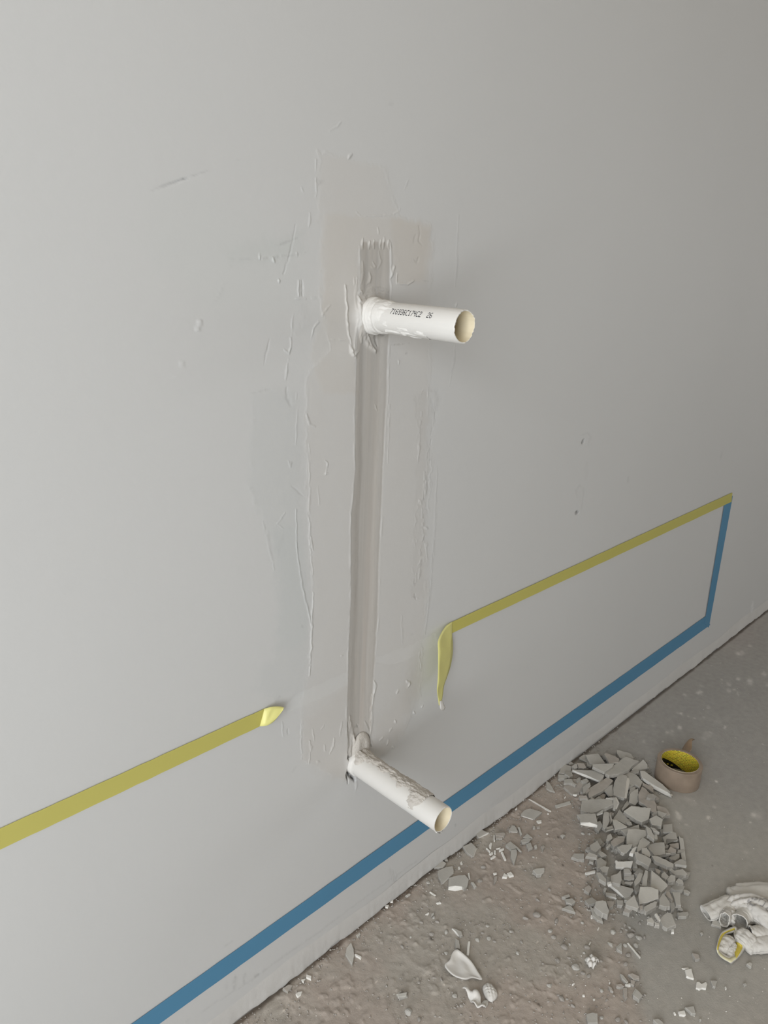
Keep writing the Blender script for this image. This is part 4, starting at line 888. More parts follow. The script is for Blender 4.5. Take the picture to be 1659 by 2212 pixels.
# (crop, outline, thickness mm, white edges, white width px, material, label or None)
CH = [
 # --- upper end of the heap, by the wall (laid from the bottom up)
 ('A', [(420,350),(460,345),(470,400),(420,418),(385,380)], 6, (), 0, 'shard', None),
 ('A', [(460,330),(560,335),(600,400),(560,412),(480,402)], 6, (), 0, 'shard_b', None),
 ('A', [(300,330),(360,310),(410,335),(350,352)], 5, (), 0, 'shard', None),
 ('A', [(1440,620),(1600,700),(1605,775),(1560,750),(1440,660)], 8, (), 0, 'shard_b', 'brownish chip mostly hidden under the long bar by the tape roll'),
 ('A', [(1255,700),(1335,680),(1335,745),(1230,790)], 7, (), 0, 'shard', None),
 ('A', [(860,700),(990,650),(1000,820),(930,840),(860,760)], 9, (3,), 3, 'shard', 'stubby chip with a pale left face sunk between the upright slab and the long block'),
 ('A', [(515,590),(600,560),(640,600),(610,630),(540,612)], 7, (), 0, 'shard', None),
 ('A', [(490,820),(600,812),(622,868),(510,862)], 6, (), 0, 'shard_b', None),
 ('A', [(1130,1010),(1210,885),(1240,950),(1140,1045)], 7, (), 0, 'shard', None),
 ('A', [(175,500),(330,512),(310,562),(182,572)], 7, (), 0, 'shard', 'narrow grey chip lying under the nearest chip to the wall lip'),
 ('A', [(220,402),(265,345),(380,382),(368,470),(328,508),(185,480)], 8, (), 0, 'shard', 'squarish grey chip touching the foot of the wall at the heap edge'),
 ('A', [(0,590),(60,640),(132,765),(60,745),(0,712)], 4, (), 0, 'shard', 'flat chip half buried in dust just left of the heap'),
 ('A', [(265,580),(345,568),(450,572),(520,585),(580,660),(490,780),(380,800),(260,690),(275,640)], 6, (), 0, 'shard_b', 'broad dusty chip with a ragged raised ridge at the left of the heap'),
 ('A', [(268,575),(380,568),(400,615),(455,650),(430,670),(380,635),(265,632)], 6, (), 0, 'shard', 'curved narrow sliver lying on the broad dusty chip left of the heap'),
 ('A', [(488,255),(560,205),(600,210),(650,335),(600,330),(490,278)], 6, (4,), 3, 'shard', 'chip with a pale lower edge at the very top left corner of the heap'),
 ('A', [(865,200),(885,180),(1010,222),(1090,268),(1080,325),(940,335)], 7, (), 0, 'shard_b', 'pinkish brown chip behind the big tilted slab at the heap top'),
 ('A', [(1052,135),(1180,165),(1270,195),(1310,262),(1240,300),(1100,262),(1060,195)], 7, (), 0, 'shard', 'grey chip at the far top of the heap, farthest from the camera'),
 ('A', [(590,212),(775,188),(830,260),(885,342),(690,352),(645,340)], 7, (), 0, 'shard', 'flat grey four-sided chip at the heap top next to the wall'),
 ('A', [(690,350),(1010,338),(990,385),(900,445),(868,472),(775,430),(695,388)], 7, (0,), 2.4, 'shard_l', 'triangular chip with a thin white far edge under the big tilted slab'),
 ('A', [(385,428),(755,445),(865,520),(840,560),(775,622),(575,545),(388,462)], 8, (4,5), 3.6, 'shard', 'grey chip with a bright white long near edge at the upper left of the heap'),
 ('A', [(1400,450),(1460,450),(1560,520),(1740,650),(1880,790),(1895,830),(1870,855),(1790,820),(1600,720),(1430,590)], 10, (4,6,7,8), 5.0, 'shard_l', 'long narrow pale bar leaning out of the heap towards the tape roll'),
 ('A', [(1110,470),(1215,448),(1350,512),(1442,612),(1395,702),(1330,655),(1260,690),(1160,565)], 9, (), 0, 'shard', 'thick grey chip behind the upright slab near the long bar'),
 ('A', [(1275,425),(1445,280),(1490,325),(1535,388),(1532,428),(1430,455),(1340,478)], 8, (3,4,5), 3.4, 'shard_l', 'wedge-shaped chip with a white near edge at the head of the long bar'),
 ('A', [(545,690),(650,618),(668,670),(605,768),(548,792)], 7, (2,), 2.5, 'shard', 'small chip with a pale right edge left of the dark slanting block'),
 ('A', [(650,702),(820,600),(905,540),(1000,592),(930,670),(850,742),(640,852),(625,800)], 9, (), 0, 'shard_b', 'brownish slanting block in the upper middle of the heap'),
 ('A', [(1120,500),(1180,512),(1245,545),(1250,605),(1200,865),(1155,858),(1000,812),(1000,700),(1015,622),(1062,532)], 8, (2,3), 5.0, 'shard', 'big upright-lying slab with a cream right edge in the upper middle of the heap'),
 ('A', [(1175,228),(1280,270),(1385,300),(1300,365),(1230,432),(1080,498),(935,520),(880,490),(900,458),(1040,340)], 8, (9,), 1.5, 'shard', 'largest tilted slab with a tiny dark hole on top of the heap'),
 ('A', [(960,1070),(985,1180),(960,1212),(940,1082)], 6, (), 0, 'shard', None),
 ('A', [(870,1050),(935,1070),(948,1200),(882,1322),(840,1290),(850,1110)], 8, (), 0, 'shard', 'narrow upright chip beside the piece with the broad white edge'),
 ('A', [(890,1290),(990,1270),(1002,1312),(910,1342)], 6, (2,), 1.5, 'shard', None),
 ('A', [(1385,905),(1375,800),(1430,682),(1490,718),(1600,862),(1648,955),(1655,1115),(1560,1040),(1470,960)], 8, (), 0, 'shard_b', 'large rounded beige slab right of centre in the heap'),
 ('A', [(1250,792),(1300,745),(1372,710),(1378,905),(1330,962),(1232,912)], 9, (), 0, 'shard_l', 'pale faceted chip against the left side of the beige slab'),
 ('A', [(890,850),(1045,838),(1095,932),(1050,1028),(1000,1002),(1000,872)], 7, (1,2), 3.0, 'shard', 'chip with a white bent right edge poking from under the long block'),
 ('A', [(530,882),(700,872),(990,865),(1000,952),(860,1012),(700,1078),(600,1065),(515,1042)], 9, (), 0, 'shard', 'long rectangular grey block in the middle left of the heap'),
 ('A', [(755,1092),(850,1018),(842,1095),(758,1125)], 6, (2,), 2.6, 'shard', 'little chip with a bright white edge below the long block'),
 ('A', [(458,1102),(600,1088),(735,1085),(762,1200),(765,1302),(640,1285),(512,1262),(505,1160)], 8, (4,5), 6.0, 'shard', 'flat chip with a broad white near edge at the left side of the heap'),
 ('A', [(985,1170),(1040,1175),(1215,1285),(1130,1312),(1022,1330),(1000,1250)], 7, (0,1), 2.6, 'shard_l', 'pale triangular chip with a white upper edge tucked below a pointed chip'),
 ('A', [(1095,1020),(1180,1120),(1275,1228),(1245,1275),(1120,1215),(1000,1165)], 7, (), 0, 'shard', 'pointed grey chip in the centre of the heap above the pale triangle'),
 ('A', [(1265,970),(1400,985),(1565,1005),(1545,1090),(1530,1170),(1430,1215),(1340,1182),(1240,1110),(1155,1050)], 9, (0,), 1.5, 'shard_l', 'large pale five-sided slab in the centre right of the heap'),
 ('P', [(1419,1740),(1438,1744),(1448,1760),(1428,1764),(1420,1758)], 8, (), 0, 'shard_b', None),
 # --- lower part of the heap
 ('B', [(1220,5),(1330,40),(1272,92),(1230,60)], 8, (), 0, 'shard', 'grey chip on the right rim of the heap beside the five-sided slab'),
 ('B', [(1120,105),(1200,60),(1282,110),(1262,190),(1150,172)], 8, (), 0, 'shard_l', 'lumpy pale chip right below the five-sided slab'),
 ('B', [(970,140),(1050,145),(1112,200),(1062,208),(1010,175)], 8, (1,2,3), 3, 'shard_l', 'slim white-edged chip under the five-sided slab'),
 ('B', [(1130,200),(1180,210),(1245,265),(1170,252)], 7, (), 0, 'shard', None),
 ('B', [(1080,192),(1130,212),(1190,322),(1178,358),(1100,292)], 8, (), 0, 'shard', 'long grey splinter right of the broad pale slab'),
 ('B', [(1180,290),(1212,290),(1222,345),(1190,348)], 7, (), 0, 'white', 'tiny white block standing beside the long grey splinter'),
 ('B', [(780,235),(1000,170),(1005,242),(880,262),(850,312)], 7, (), 0, 'shard', 'pointed grey chip behind the broad pale slab'),
 ('B', [(600,245),(690,215),(700,232),(605,262)], 6, (1,2), 1.5, 'shard', None),
 ('B', [(620,300),(660,278),(682,330),(632,372),(605,352)], 8, (), 0, 'shard', None),
 ('B', [(1285,170),(1395,160),(1402,288),(1285,292)], 10, (2,), 5, 'shard', 'cube-like grey chip on the right edge of the heap'),
 ('B', [(1280,322),(1400,252),(1440,270),(1468,385),(1352,378),(1342,420),(1310,412)], 8, (3,4), 6.5, 'shard', 'chip with a wide pale near edge right of the heap below the cube'),
 ('B', [(1470,290),(1492,325),(1528,338),(1545,470),(1558,602),(1512,592),(1490,450)], 7, (), 0, 'shard_l', 'long straight cream strip standing on the right rim of the heap'),
 ('B', [(1360,402),(1472,390),(1476,450),(1372,442)], 8, (), 0, 'shard_b', 'pinkish chip between the cream strip and the corner chip'),
 ('B', [(1332,500),(1370,432),(1440,470),(1442,500),(1340,512)], 7, (), 0, 'shard_b', None),
 ('B', [(1310,508),(1370,510),(1380,522),(1320,525)], 4, (), 0, 'shard_l', None),
 ('B', [(1355,562),(1420,512),(1480,520),(1482,562),(1430,597),(1380,590)], 8, (), 0, 'shard', 'rounded grey chip left of the cream strip'),
 ('B', [(410,420),(500,360),(545,440),(480,502),(420,470)], 9, (), 0, 'shard', 'blocky grey chip at the left shoulder of the heap'),
 ('B', [(520,465),(615,540),(552,562),(500,505)], 8, (), 0, 'shard', None),
 ('B', [(190,560),(222,515),(342,515),(346,592),(270,590)], 7, (), 0, 'shard', 'flat-topped chip farthest out at the left of the lower heap'),
 ('B', [(400,500),(502,540),(490,572),(360,552)], 6, (), 0, 'shard', None),
 ('B', [(660,372),(740,310),(832,310),(818,370),(700,437),(662,402)], 9, (1,), 3, 'shard_b', 'brownish block with a pale end left of the broad pale slab'),
 ('B', [(605,440),(650,395),(660,420),(625,455)], 6, (), 0, 'shard', None),
 ('B', [(490,590),(540,562),(612,620),(602,670),(502,692)], 8, (), 0, 'shard', 'grey lump on the left slope above the double lumps'),
 ('B', [(525,690),(572,665),(642,680),(622,740),(562,742)], 8, (), 0, 'shard', None),
 ('B', [(860,582),(900,520),(950,552),(982,682),(920,682),(912,612)], 8, (), 0, 'shard', 'rounded grey chip right of the white tag'),
 ('B', [(870,225),(990,225),(1115,250),(1108,280),(1062,322),(1020,332),(990,400),(960,452),(850,402),(850,290)], 8, (2,), 5, 'shard_l', 'broad pale slab with a white right corner in the middle of the heap'),
 ('B', [(1040,320),(1132,380),(1095,422),(1012,482),(980,502),(975,442),(1005,360)], 8, (), 0, 'shard_l', 'pale leaf-shaped chip leaning on the broad pale slab'),
 ('B', [(885,512),(920,455),(962,430),(975,440),(930,520)], 7, (), 0, 'white', 'white pointed sliver below the broad pale slab'),
 ('B', [(735,440),(792,415),(922,405),(910,452),(842,522),(782,502)], 8, (3,), 2, 'shard', 'grey wedge left of the white pointed sliver'),
 ('B', [(1080,420),(1115,390),(1300,385),(1312,520),(1185,547),(1130,480)], 9, (0,), 5, 'shard', 'thick five-sided grey chip with a white left corner'),
 ('B', [(1030,450),(1090,445),(1142,530),(1125,562),(1032,512)], 8, (2,), 2, 'shard_l', 'small pale heart-like chip below the pale leaf-shaped chip'),
 ('B', [(1145,542),(1220,550),(1320,590),(1412,642),(1410,682),(1330,672),(1182,602)], 8, (), 0, 'shard', 'long low chip running to the right below the five-sided chip'),
 ('B', [(940,500),(990,500),(1142,580),(1145,602),(1115,672),(970,592)], 9, (0,), 2, 'shard', 'oblong grey block right of the rounded chip by the white tag'),
 ('B', [(1410,632),(1500,580),(1562,612),(1568,697),(1422,672)], 8, (3,), 6, 'shard', 'corner chip with a wide white near face at the right end of the heap'),
 ('B', [(1120,692),(1145,620),(1225,652),(1200,692)], 8, (), 0, 'side', 'dark chip sunk below the long low chip'),
 ('B', [(1230,640),(1330,682),(1310,722),(1270,712)], 7, (), 0, 'shard', None),
 ('B', [(1350,712),(1370,680),(1420,720),(1520,702),(1577,762),(1562,782),(1430,772)], 7, (0,), 5, 'shard', 'flat pointed chip with a pale left end at the lower right rim'),
 ('B', [(1190,690),(1262,722),(1240,765),(1200,735)], 7, (), 0, 'shard_b', None),
 ('B', [(1265,762),(1300,730),(1352,790),(1320,832),(1262,792)], 8, (), 0, 'shard', 'smooth grey lump right of the big triangular slab'),
 ('B', [(1330,822),(1380,770),(1430,780),(1432,842),(1352,862)], 8, (), 0, 'shard', 'second smooth lump, farther right than the one by the triangular slab'),
 ('B', [(1435,850),(1470,810),(1520,840),(1530,872),(1470,880)], 6, (), 0, 'shard', None),
 ('B', [(1000,742),(1045,760),(1012,850),(950,912),(940,850)], 8, (), 0, 'shard', 'curved grey chip left of the two upright splinters'),
 ('B', [(1075,712),(1105,730),(1092,907),(1030,900),(1045,800)], 8, (), 0, 'shard', 'upright grey splinter left of the big triangular slab'),
 ('B', [(815,762),(940,770),(942,822),(870,837),(815,822)], 8, (), 0, 'shard', 'oblong lump below the white tag'),
 ('B', [(815,700),(880,698),(912,752),(822,757)], 7, (), 0, 'shard', None),
 ('B', [(912,692),(1022,690),(980,742),(930,722)], 6, (), 0, 'shard', 'flat triangular chip just below the right end of the white tag'),
 ('B', [(660,782),(730,762),(782,712),(792,832),(772,882),(660,862)], 9, (), 0, 'shard', 'notched grey block below left of the white tag'),
 ('B', [(490,742),(530,742),(607,822),(602,872),(520,822)], 8, (), 0, 'shard', 'oblong chip on the left slope below the double lumps'),
 ('B', [(612,790),(650,800),(655,850),(620,845)], 6, (), 0, 'shard', None),
 ('B', [(830,850),(932,852),(902,892),(830,872)], 7, (), 0, 'shard', None),
 ('B', [(775,850),(800,820),(850,880),(800,895)], 6, (), 0, 'side', None),
 ('B', [(712,600),(735,598),(745,612),(925,605),(907,680),(720,682)], 5, (), 0, 'white', 'bright white tag-shaped piece lying on the lower heap'),
 ('B', [(1140,715),(1240,790),(1335,882),(1342,902),(1262,982),(1230,950),(1128,930)], 9, (6,), 1.5, 'shard_l', 'big triangular pale slab in the lower right of the heap'),
 ('B', [(1350,892),(1462,870),(1542,912),(1520,952),(1420,962),(1350,932)], 9, (), 0, 'shard', 'layered oval chip at the right rim below the smooth lumps'),
 ('B', [(960,900),(1000,880),(1000,960),(970,985),(940,940)], 7, (), 0, 'side', None),
 ('B', [(1010,912),(1130,915),(1230,950),(1232,1052),(1100,1102),(1002,1122),(990,1010)], 9, (), 0, 'shard_l', 'large light five-sided slab at the bottom of the heap'),
 ('B', [(600,980),(722,1000),(732,1072),(660,1060),(598,1032)], 7, (2,3), 3.4, 'shard', 'small chip with a white near edge at the lower left of the heap'),
 ('B', [(622,858),(660,850),(672,880),(635,888)], 6, (), 0, 'white', 'small white crumb at the tip of the slanting slab in the lower heap'),
 ('B', [(630,905),(640,885),(700,882),(810,905),(925,937),(932,962),(865,1057),(800,1052),(720,985)], 8, (7,8), 4.0, 'shard', 'slanting slab with a white lower left edge near the bottom of the heap'),
 ('B', [(835,1102),(940,1010),(997,1160),(980,1172),(840,1132)], 8, (), 0, 'shard', 'flat grey chip left of the large light slab at the bottom'),
 ('B', [(730,1067),(817,1080),(812,1142),(740,1132)], 7, (1,), 1.5, 'shard', None),
 ('B', [(1060,1152),(1180,1087),(1217,1090),(1202,1150),(1080,1217),(1050,1182)], 9, (), 0, 'shard', 'long grey chip directly below the large light slab'),
 ('B', [(1000,1140),(1040,1135),(1045,1180),(1010,1200)], 6, (), 0, 'shard_b', None),
 ('B', [(820,1140),(870,1150),(860,1185),(825,1175)], 5, (), 0, 'shard_b', None),
 ('B', [(1240,1062),(1285,985),(1362,1090),(1367,1150),(1300,1152),(1240,1132)], 9, (), 0, 'shard', 'peaked grey chip right of the large light slab'),
 ('B', [(1320,982),(1360,965),(1402,1062),(1390,1072),(1320,1012)], 7, (), 0, 'shard_b', 'narrow brown chip between the peaked chip and the tall right one'),
 ('B', [(1395,977),(1490,980),(1492,1082),(1502,1137),(1440,1132),(1420,1052)], 7, (), 0, 'shard', 'tall grey chip at the lower right corner of the heap'),
 ('B', [(1365,1102),(1435,1100),(1432,1162),(1380,1212)], 7, (), 0, 'shard', 'small kite-shaped chip below the tall right chip'),
 ('B', [(1455,1142),(1500,1150),(1522,1182),(1520,1202),(1460,1182)], 6, (), 0, 'shard', None),
 ('B', [(610,1082),(700,1090),(692,1142),(640,1172)], 7, (), 0, 'shard_b', None),
 ('B', [(415,1145),(480,1190),(550,1262),(567,1337),(500,1310),(450,1262)], 6, (), 0, 'shard', 'long flat chip lying outermost at the lower left foot of the heap'),
 ('B', [(480,1092),(560,1075),(602,1087),(642,1200),(622,1257),(560,1232),(465,1152)], 12, (), 0, 'shard', 'chunky faceted lump at the lower left foot of the heap'),
 ('B', [(350,920),(400,890),(432,930),(400,992),(345,952)], 7, (), 0, 'shard_b', 'rounded brown lump alone on the dirt left of the lower heap'),
 ('B', [(70,1032),(160,1000),(177,1030),(120,1052)], 6, (), 0, 'shard', 'flattish lump, topmost of the trio left of the lower heap'),
 ('B', [(115,1062),(200,1050),(242,1090),(192,1127),(130,1102)], 8, (), 0, 'shard', 'rounded lump, middle one of the trio left of the lower heap'),
 ('B', [(75,1172),(170,1130),(210,1170),(242,1227),(180,1202)], 6, (), 0, 'shard', 'pointed flat chip, lowest of the trio left of the lower heap'),
 ('B', [(1090,1302),(1150,1280),(1182,1330),(1170,1352),(1100,1342)], 6, (), 0, 'shard_l', 'pale dusty chip left of the loose plate below the heap'),
 ('B', [(1182,1332),(1240,1350),(1242,1382),(1190,1377)], 6, (), 0, 'shard_l', None),
 ('B', [(1290,1252),(1340,1220),(1382,1230),(1442,1370),(1332,1412),(1280,1382),(1240,1302)], 7, (), 0, 'shard', 'loose grey plate with a tiny hole just below the heap'),
 ('B', [(1187,1237),(1212,1230),(1257,1310),(1238,1322)], 5, (), 0, 'white', 'thin white stick leaning beside the loose plate below the heap'),
 ('B', [(1455,1222),(1580,1210),(1592,1242),(1560,1272),(1470,1270)], 7, (), 0, 'shard', 'oblong chip lying loose at the lower right of the heap'),
 ('B', [(1525,945),(1572,950),(1612,982),(1590,1002),(1540,987)], 5, (), 0, 'shard_l', 'cream flake lying on the bare floor right of the heap'),
 ('B', [(1385,1420),(1417,1420),(1417,1457),(1385,1457)], 5, (), 0, 'white', 'tiny white cube on the bare floor below the loose plate'),
 ('B', [(355,742),(475,715),(477,737),(365,765)], 5, (), 0, 'white', 'white stick lying on the dirt left of the lower heap'),
 ('B', [(60,302),(100,288),(120,308),(90,328)], 3, (), 0, 'shard_l', 'small pale flake alone on the dirt left of the heap'),
 # --- pieces strewn between the heap and the wall
 ('A', [(130,962),(355,898),(372,950),(150,1016)], 5, (2,), 1.2, 'shard_l', 'pale rectangular strip lying on the dirt left of the heap'),
 ('A', [(400,795),(468,785),(462,812),(410,808)], 4, (), 0, 'white', 'white crumb at the tip of the broad dusty chip'),
 ('C', [(932,90),(950,88),(1097,170),(1080,180)], 4, (3,), 1.5, 'white', 'longest white stick lying slantwise near the foot of the wall'),
 ('C', [(880,192),(905,165),(945,152),(1032,180),(965,238),(890,215)], 5, (4,), 2.4, 'shard', 'flat chip with a thin white near edge below the longest white stick'),
 ('C', [(992,240),(1028,236),(1028,250),(1005,256)], 4, (), 0, 'white', 'white oblong crumb beside the chip with the thin white edge'),
 ('G', [(660,610),(700,548),(745,555),(790,630),(780,660),(690,655)], 6, (4,), 2, 'shard', 'rounded four-sided chip standing alone below the wall bend'),
 ('G', [(785,575),(812,570),(850,680),(828,690)], 5, (), 0, 'shard_l', 'slim pale stick right of the rounded four-sided chip'),
 ('G', [(830,760),(900,730),(980,742),(940,795),(850,800)], 6, (), 0, 'shard', 'flat chip, lower of the overlapping pair by the slim pale stick'),
 ('G', [(860,720),(920,662),(1000,728),(930,735)], 6, (), 0, 'shard', 'flat chip, upper of the overlapping pair by the slim pale stick'),
 ('G', [(180,640),(250,600),(380,662),(345,690),(230,740),(205,700)], 6, (2,3), 2.4, 'shard', 'roof-shaped chip with a white near edge tucked against the wall foot'),
 ('G', [(0,850),(120,795),(205,880),(160,1010),(60,940)], 6, (2,), 3, 'shard', 'four-sided chip with a pale right edge close to the wall foot'),
 ('G', [(460,660),(590,650),(610,670),(580,705),(470,700)], 6, (), 0, 'shard_b', 'brown oblong chip in the strewn debris near the wall foot'),
 ('G', [(470,710),(570,700),(565,735),(480,740)], 5, (), 0, 'shard_b', None),
 ('G', [(440,690),(458,688),(460,765),(446,768)], 4, (), 0, 'white', 'short upright white splinter by the brown oblong chip'),
 ('G', [(860,120),(890,98),(898,110),(880,185),(862,180)], 5, (), 0, 'shard_l', 'short pale block leaning on the wall foot'),
 ('G', [(60,740),(140,680),(150,700),(80,765)], 5, (), 0, 'shard_l', None),
 ('G', [(615,830),(680,778),(770,850),(845,920),(825,940),(760,890),(680,890)], 6, (4,), 2, 'shard', 'arrow-shaped chip with a white tip in the middle of the strewn debris'),
 ('G', [(685,985),(690,900),(770,890),(778,960),(735,1110)], 6, (), 0, 'shard', 'leaf-shaped chip pointing at the camera below the arrow-shaped one'),
 ('G', [(910,815),(970,790),(1002,870),(940,895)], 6, (), 0, 'shard', 'small square chip right of the arrow-shaped one'),
 ('G', [(1020,840),(1055,820),(1065,865),(1030,880)], 5, (), 0, 'shard_l', None),
 ('G', [(1115,845),(1175,850),(1145,915)], 5, (), 0, 'shard_b', None),
 ('G', [(375,830),(395,795),(420,800),(405,880),(380,870)], 4, (), 0, 'white', None), ('G', [(330,872),(345,868),(398,920),(380,930)], 4, (), 0, 'white', None),
 ('G', [(380,950),(425,922),(432,950),(395,972)], 4, (), 0, 'white', None), ('G', [(445,905),(472,905),(470,960),(447,955)], 4, (), 0, 'white', None),
 ('G', [(395,1015),(440,975),(470,990),(410,1030)], 4, (), 0, 'white', None), ('G', [(470,880),(540,862),(542,872),(475,890)], 3, (), 0, 'white', None),
 ('G', [(518,890),(590,872),(590,895),(525,915)], 4, (), 0, 'white', None), ('G', [(545,930),(568,922),(622,1035),(600,1045)], 4, (), 0, 'white', 'white stick lying left of the leaf-shaped chip'),
 ('G', [(565,1285),(590,1230),(645,1260),(630,1295)], 5, (), 0, 'white', 'white chip, left of the bright pair in the strewn debris'),
 ('G', [(630,1235),(685,1210),(728,1262),(670,1275)], 5, (), 0, 'white', 'white chip, right of the bright pair in the strewn debris'),
 ('G', [(438,1235),(480,1228),(478,1245),(445,1250)], 3, (), 0, 'white', None),
 ('G', [(1400,690),(1430,675),(1468,692),(1432,725)], 4, (), 0, 'shard_l', None),
 ('G', [(1195,660),(1225,660),(1222,678),(1200,676)], 3, (), 0, 'white', None), ('G', [(1450,150),(1470,125),(1482,140),(1460,158)], 3, (), 0, 'white', None),
 ('G', [(750,315),(770,290),(782,298),(765,322)], 3, (), 0, 'white', None), ('G', [(1208,372),(1235,372),(1232,384),(1212,384)], 3, (), 0, 'white', None),
 ('G', [(1000,1190),(1060,1165),(1165,1155),(1180,1200),(1150,1250),(1060,1255)], 8, (3,), 2, 'shard_l', 'pale rounded block alone in the dirt between wall and heap'),
 ('G', [(1000,560),(1035,555),(1040,590),(1005,592)], 5, (), 0, 'shard', None), ('G', [(1055,560),(1108,555),(1105,585),(1060,590)], 4, (), 0, 'shard_b', None),
 ('C', [(260,547),(290,510),(345,545),(322,577),(260,575)], 6, (), 0, 'shard', 'grey chip at the wall foot above the pair of large flat chips'),
 ('C', [(318,492),(345,485),(357,525),(335,527)], 5, (), 0, 'shard', None),
 ('C', [(285,600),(345,572),(390,565),(403,620),(320,700),(290,642)], 6, (3,), 2.6, 'shard', 'large flat chip, left of the overlapping pair near the wall foot'),
 ('C', [(358,740),(365,650),(430,632),(480,630),(507,660),(495,710),(462,738),(410,747)], 7, (6,7), 7.5, 'shard', 'large flat chip with a broad white near face below the pale right-edged one'),
 ('C', [(500,617),(512,612),(517,655),(505,652)], 4, (), 0, 'white', None), ('C', [(522,682),(540,680),(562,710),(545,720)], 5, (), 0, 'shard_l', None),
 ('C', [(690,642),(712,635),(707,668),(685,698)], 5, (), 0, 'shard_b', None),
 ('C', [(225,750),(235,748),(272,773),(262,780)], 3, (), 0, 'white', 'short white stick on the dirt left of the large white-faced chip'),
 ('C', [(50,780),(78,765),(92,768),(65,785)], 3, (), 0, 'shard_l', None), ('C', [(275,828),(300,818),(308,830),(285,836)], 3, (), 0, 'white', None),
 ('C', [(195,912),(218,895),(222,903),(202,915)], 3, (), 0, 'white', None), ('C', [(240,905),(260,898),(255,912),(235,935)], 3, (), 0, 'shard_l', None),
 ('C', [(430,570),(442,568),(446,582),(433,586)], 3, (), 0, 'white', None), ('C', [(445,540),(458,530),(462,548),(450,556)], 3, (), 0, 'white', None),
 ('C', [(680,615),(708,612),(705,622),(688,626)], 3, (), 0, 'white', None),
 ('C', [(380,1018),(400,1012),(455,1035),(462,1060),(430,1075),(405,1045)], 6, (4,5), 2.6, 'shard', 'chip with a pale left edge lying above the white curled flake'),
 ('C', [(412,1085),(438,1100),(445,1160),(412,1150)], 5, (), 0, 'shard', None),
 ('C', [(490,1203),(502,1105),(518,1105),(507,1208)], 4, (), 0, 'white', 'white stick standing out beside the white curled flake'),
 ('C', [(0,1492),(60,1475),(67,1495),(10,1515)], 6, (), 0, 'shard', 'oblong grey chip by the left end of the visible dirt'),
 ('C', [(0,1470),(20,1458),(24,1468),(4,1485)], 4, (), 0, 'shard_l', None),
 ('C', [(1350,1627),(1395,1615),(1430,1622),(1432,1690),(1360,1692)], 10, (), 0, 'shard', 'large square block lying alone near the lower frame edge'),
 # --- right of the dirt, on bare floor
 ('D', [(670,1522),(742,1510),(772,1632),(725,1620),(682,1600)], 4, (), 0, 'white', 'white torn flake, upper of the pair on the bare floor'),
 ('D', [(625,1500),(705,1495),(715,1510),(640,1515)], 2, (), 0, 'white', None),
 ('D', [(795,1740),(805,1668),(835,1668),(862,1692),(918,1668),(930,1695),(918,1750),(870,1742),(840,1752)], 4, (), 0, 'white', 'white tag-shaped flake, lower of the pair on the bare floor'),
 ('D', [(970,1650),(1052,1657),(1030,1732),(1000,1722)], 5, (), 0, 'shard', 'grey wedge right of the white tag-shaped flake'),
 ('D', [(1400,1452),(1440,1430),(1472,1452),(1460,1492)], 6, (), 0, 'shard_l', 'small light lump below the white cloth glove'),
 ('D', [(665,1972),(770,1960),(795,2052),(742,2042)], 6, (), 0, 'shard', 'grey triangular chip at the lower right with a white crumb beside it'),
 ('D', [(585,2022),(660,2008),(677,2065),(602,2062)], 4, (), 0, 'white', 'white crumb beside the grey triangular chip at the lower right'),
 ('D', [(525,2030),(545,2025),(560,2060),(540,2058)], 3, (), 0, 'white', None),
 ('D', [(28,1820),(70,1745),(122,1790),(157,1832),(110,1882)], 8, (0,), 3, 'shard', 'chip with a white left edge beside the cluster of brown lumps'),
 ('D', [(750,1322),(830,1340),(842,1390),(792,1402)], 6, (), 0, 'shard_b', None), ('D', [(845,1078),(870,1070),(885,1095),(862,1110)], 4, (), 0, 'shard_l', None),
 ('D', [(1360,1690),(1390,1678),(1405,1705),(1380,1718)], 4, (), 0, 'shard', None), ('D', [(1145,1725),(1158,1722),(1165,1752),(1150,1755)], 3, (), 0, 'white', None),
 ('D', [(280,2120),(340,2108),(400,2150),(415,2185),(350,2190)], 7, (), 0, 'shard', 'chip cut by the lower frame edge right of the square block'),
 ('D', [(835,2110),(858,2108),(862,2125),(845,2135)], 4, (), 0, 'shard_l', None),
 ('F', [(1405,485),(1425,478),(1570,650),(1555,668)], 5, (3,), 1.2, 'white', 'long white stick lying on the brown lumps below the heap'),
 ('F', [(1270,530),(1338,475),(1350,590),(1300,562)], 6, (0,), 3, 'shard', 'triangular chip with a white left edge beside the long white stick'),
 ('F', [(1175,465),(1235,485),(1232,515),(1200,500)], 4, (), 0, 'shard_l', None),
 ('F', [(1385,970),(1450,958),(1452,985),(1395,995)], 5, (), 0, 'white', 'white oblong piece on the small fan of brown slivers'),
 ('F', [(1325,845),(1360,860),(1425,945),(1405,958),(1345,905)], 6, (), 0, 'shard', 'pointed sliver, topmost of the small fan of slivers'),
 ('F', [(1420,850),(1470,840),(1550,875),(1555,905),(1490,920)], 6, (), 0, 'shard_b', 'brown oval chip at the right of the small fan of slivers'),
 ('F', [(1278,975),(1340,968),(1380,1000),(1330,1012),(1285,1000)], 5, (), 0, 'shard_b', None), ('F', [(1362,1015),(1410,1015),(1412,1130),(1385,1155),(1365,1090)], 5, (), 0, 'shard_b', None),
 ('F', [(1450,915),(1505,930),(1490,990),(1455,970)], 5, (), 0, 'shard_b', None), ('F', [(1185,990),(1225,1010),(1248,1065),(1210,1045)], 5, (), 0, 'shard_b', None),
 ('F', [(1195,940),(1210,945),(1205,965),(1192,958)], 3, (), 0, 'white', None), ('F', [(975,145),(995,142),(998,180),(980,185)], 3, (), 0, 'white', None),
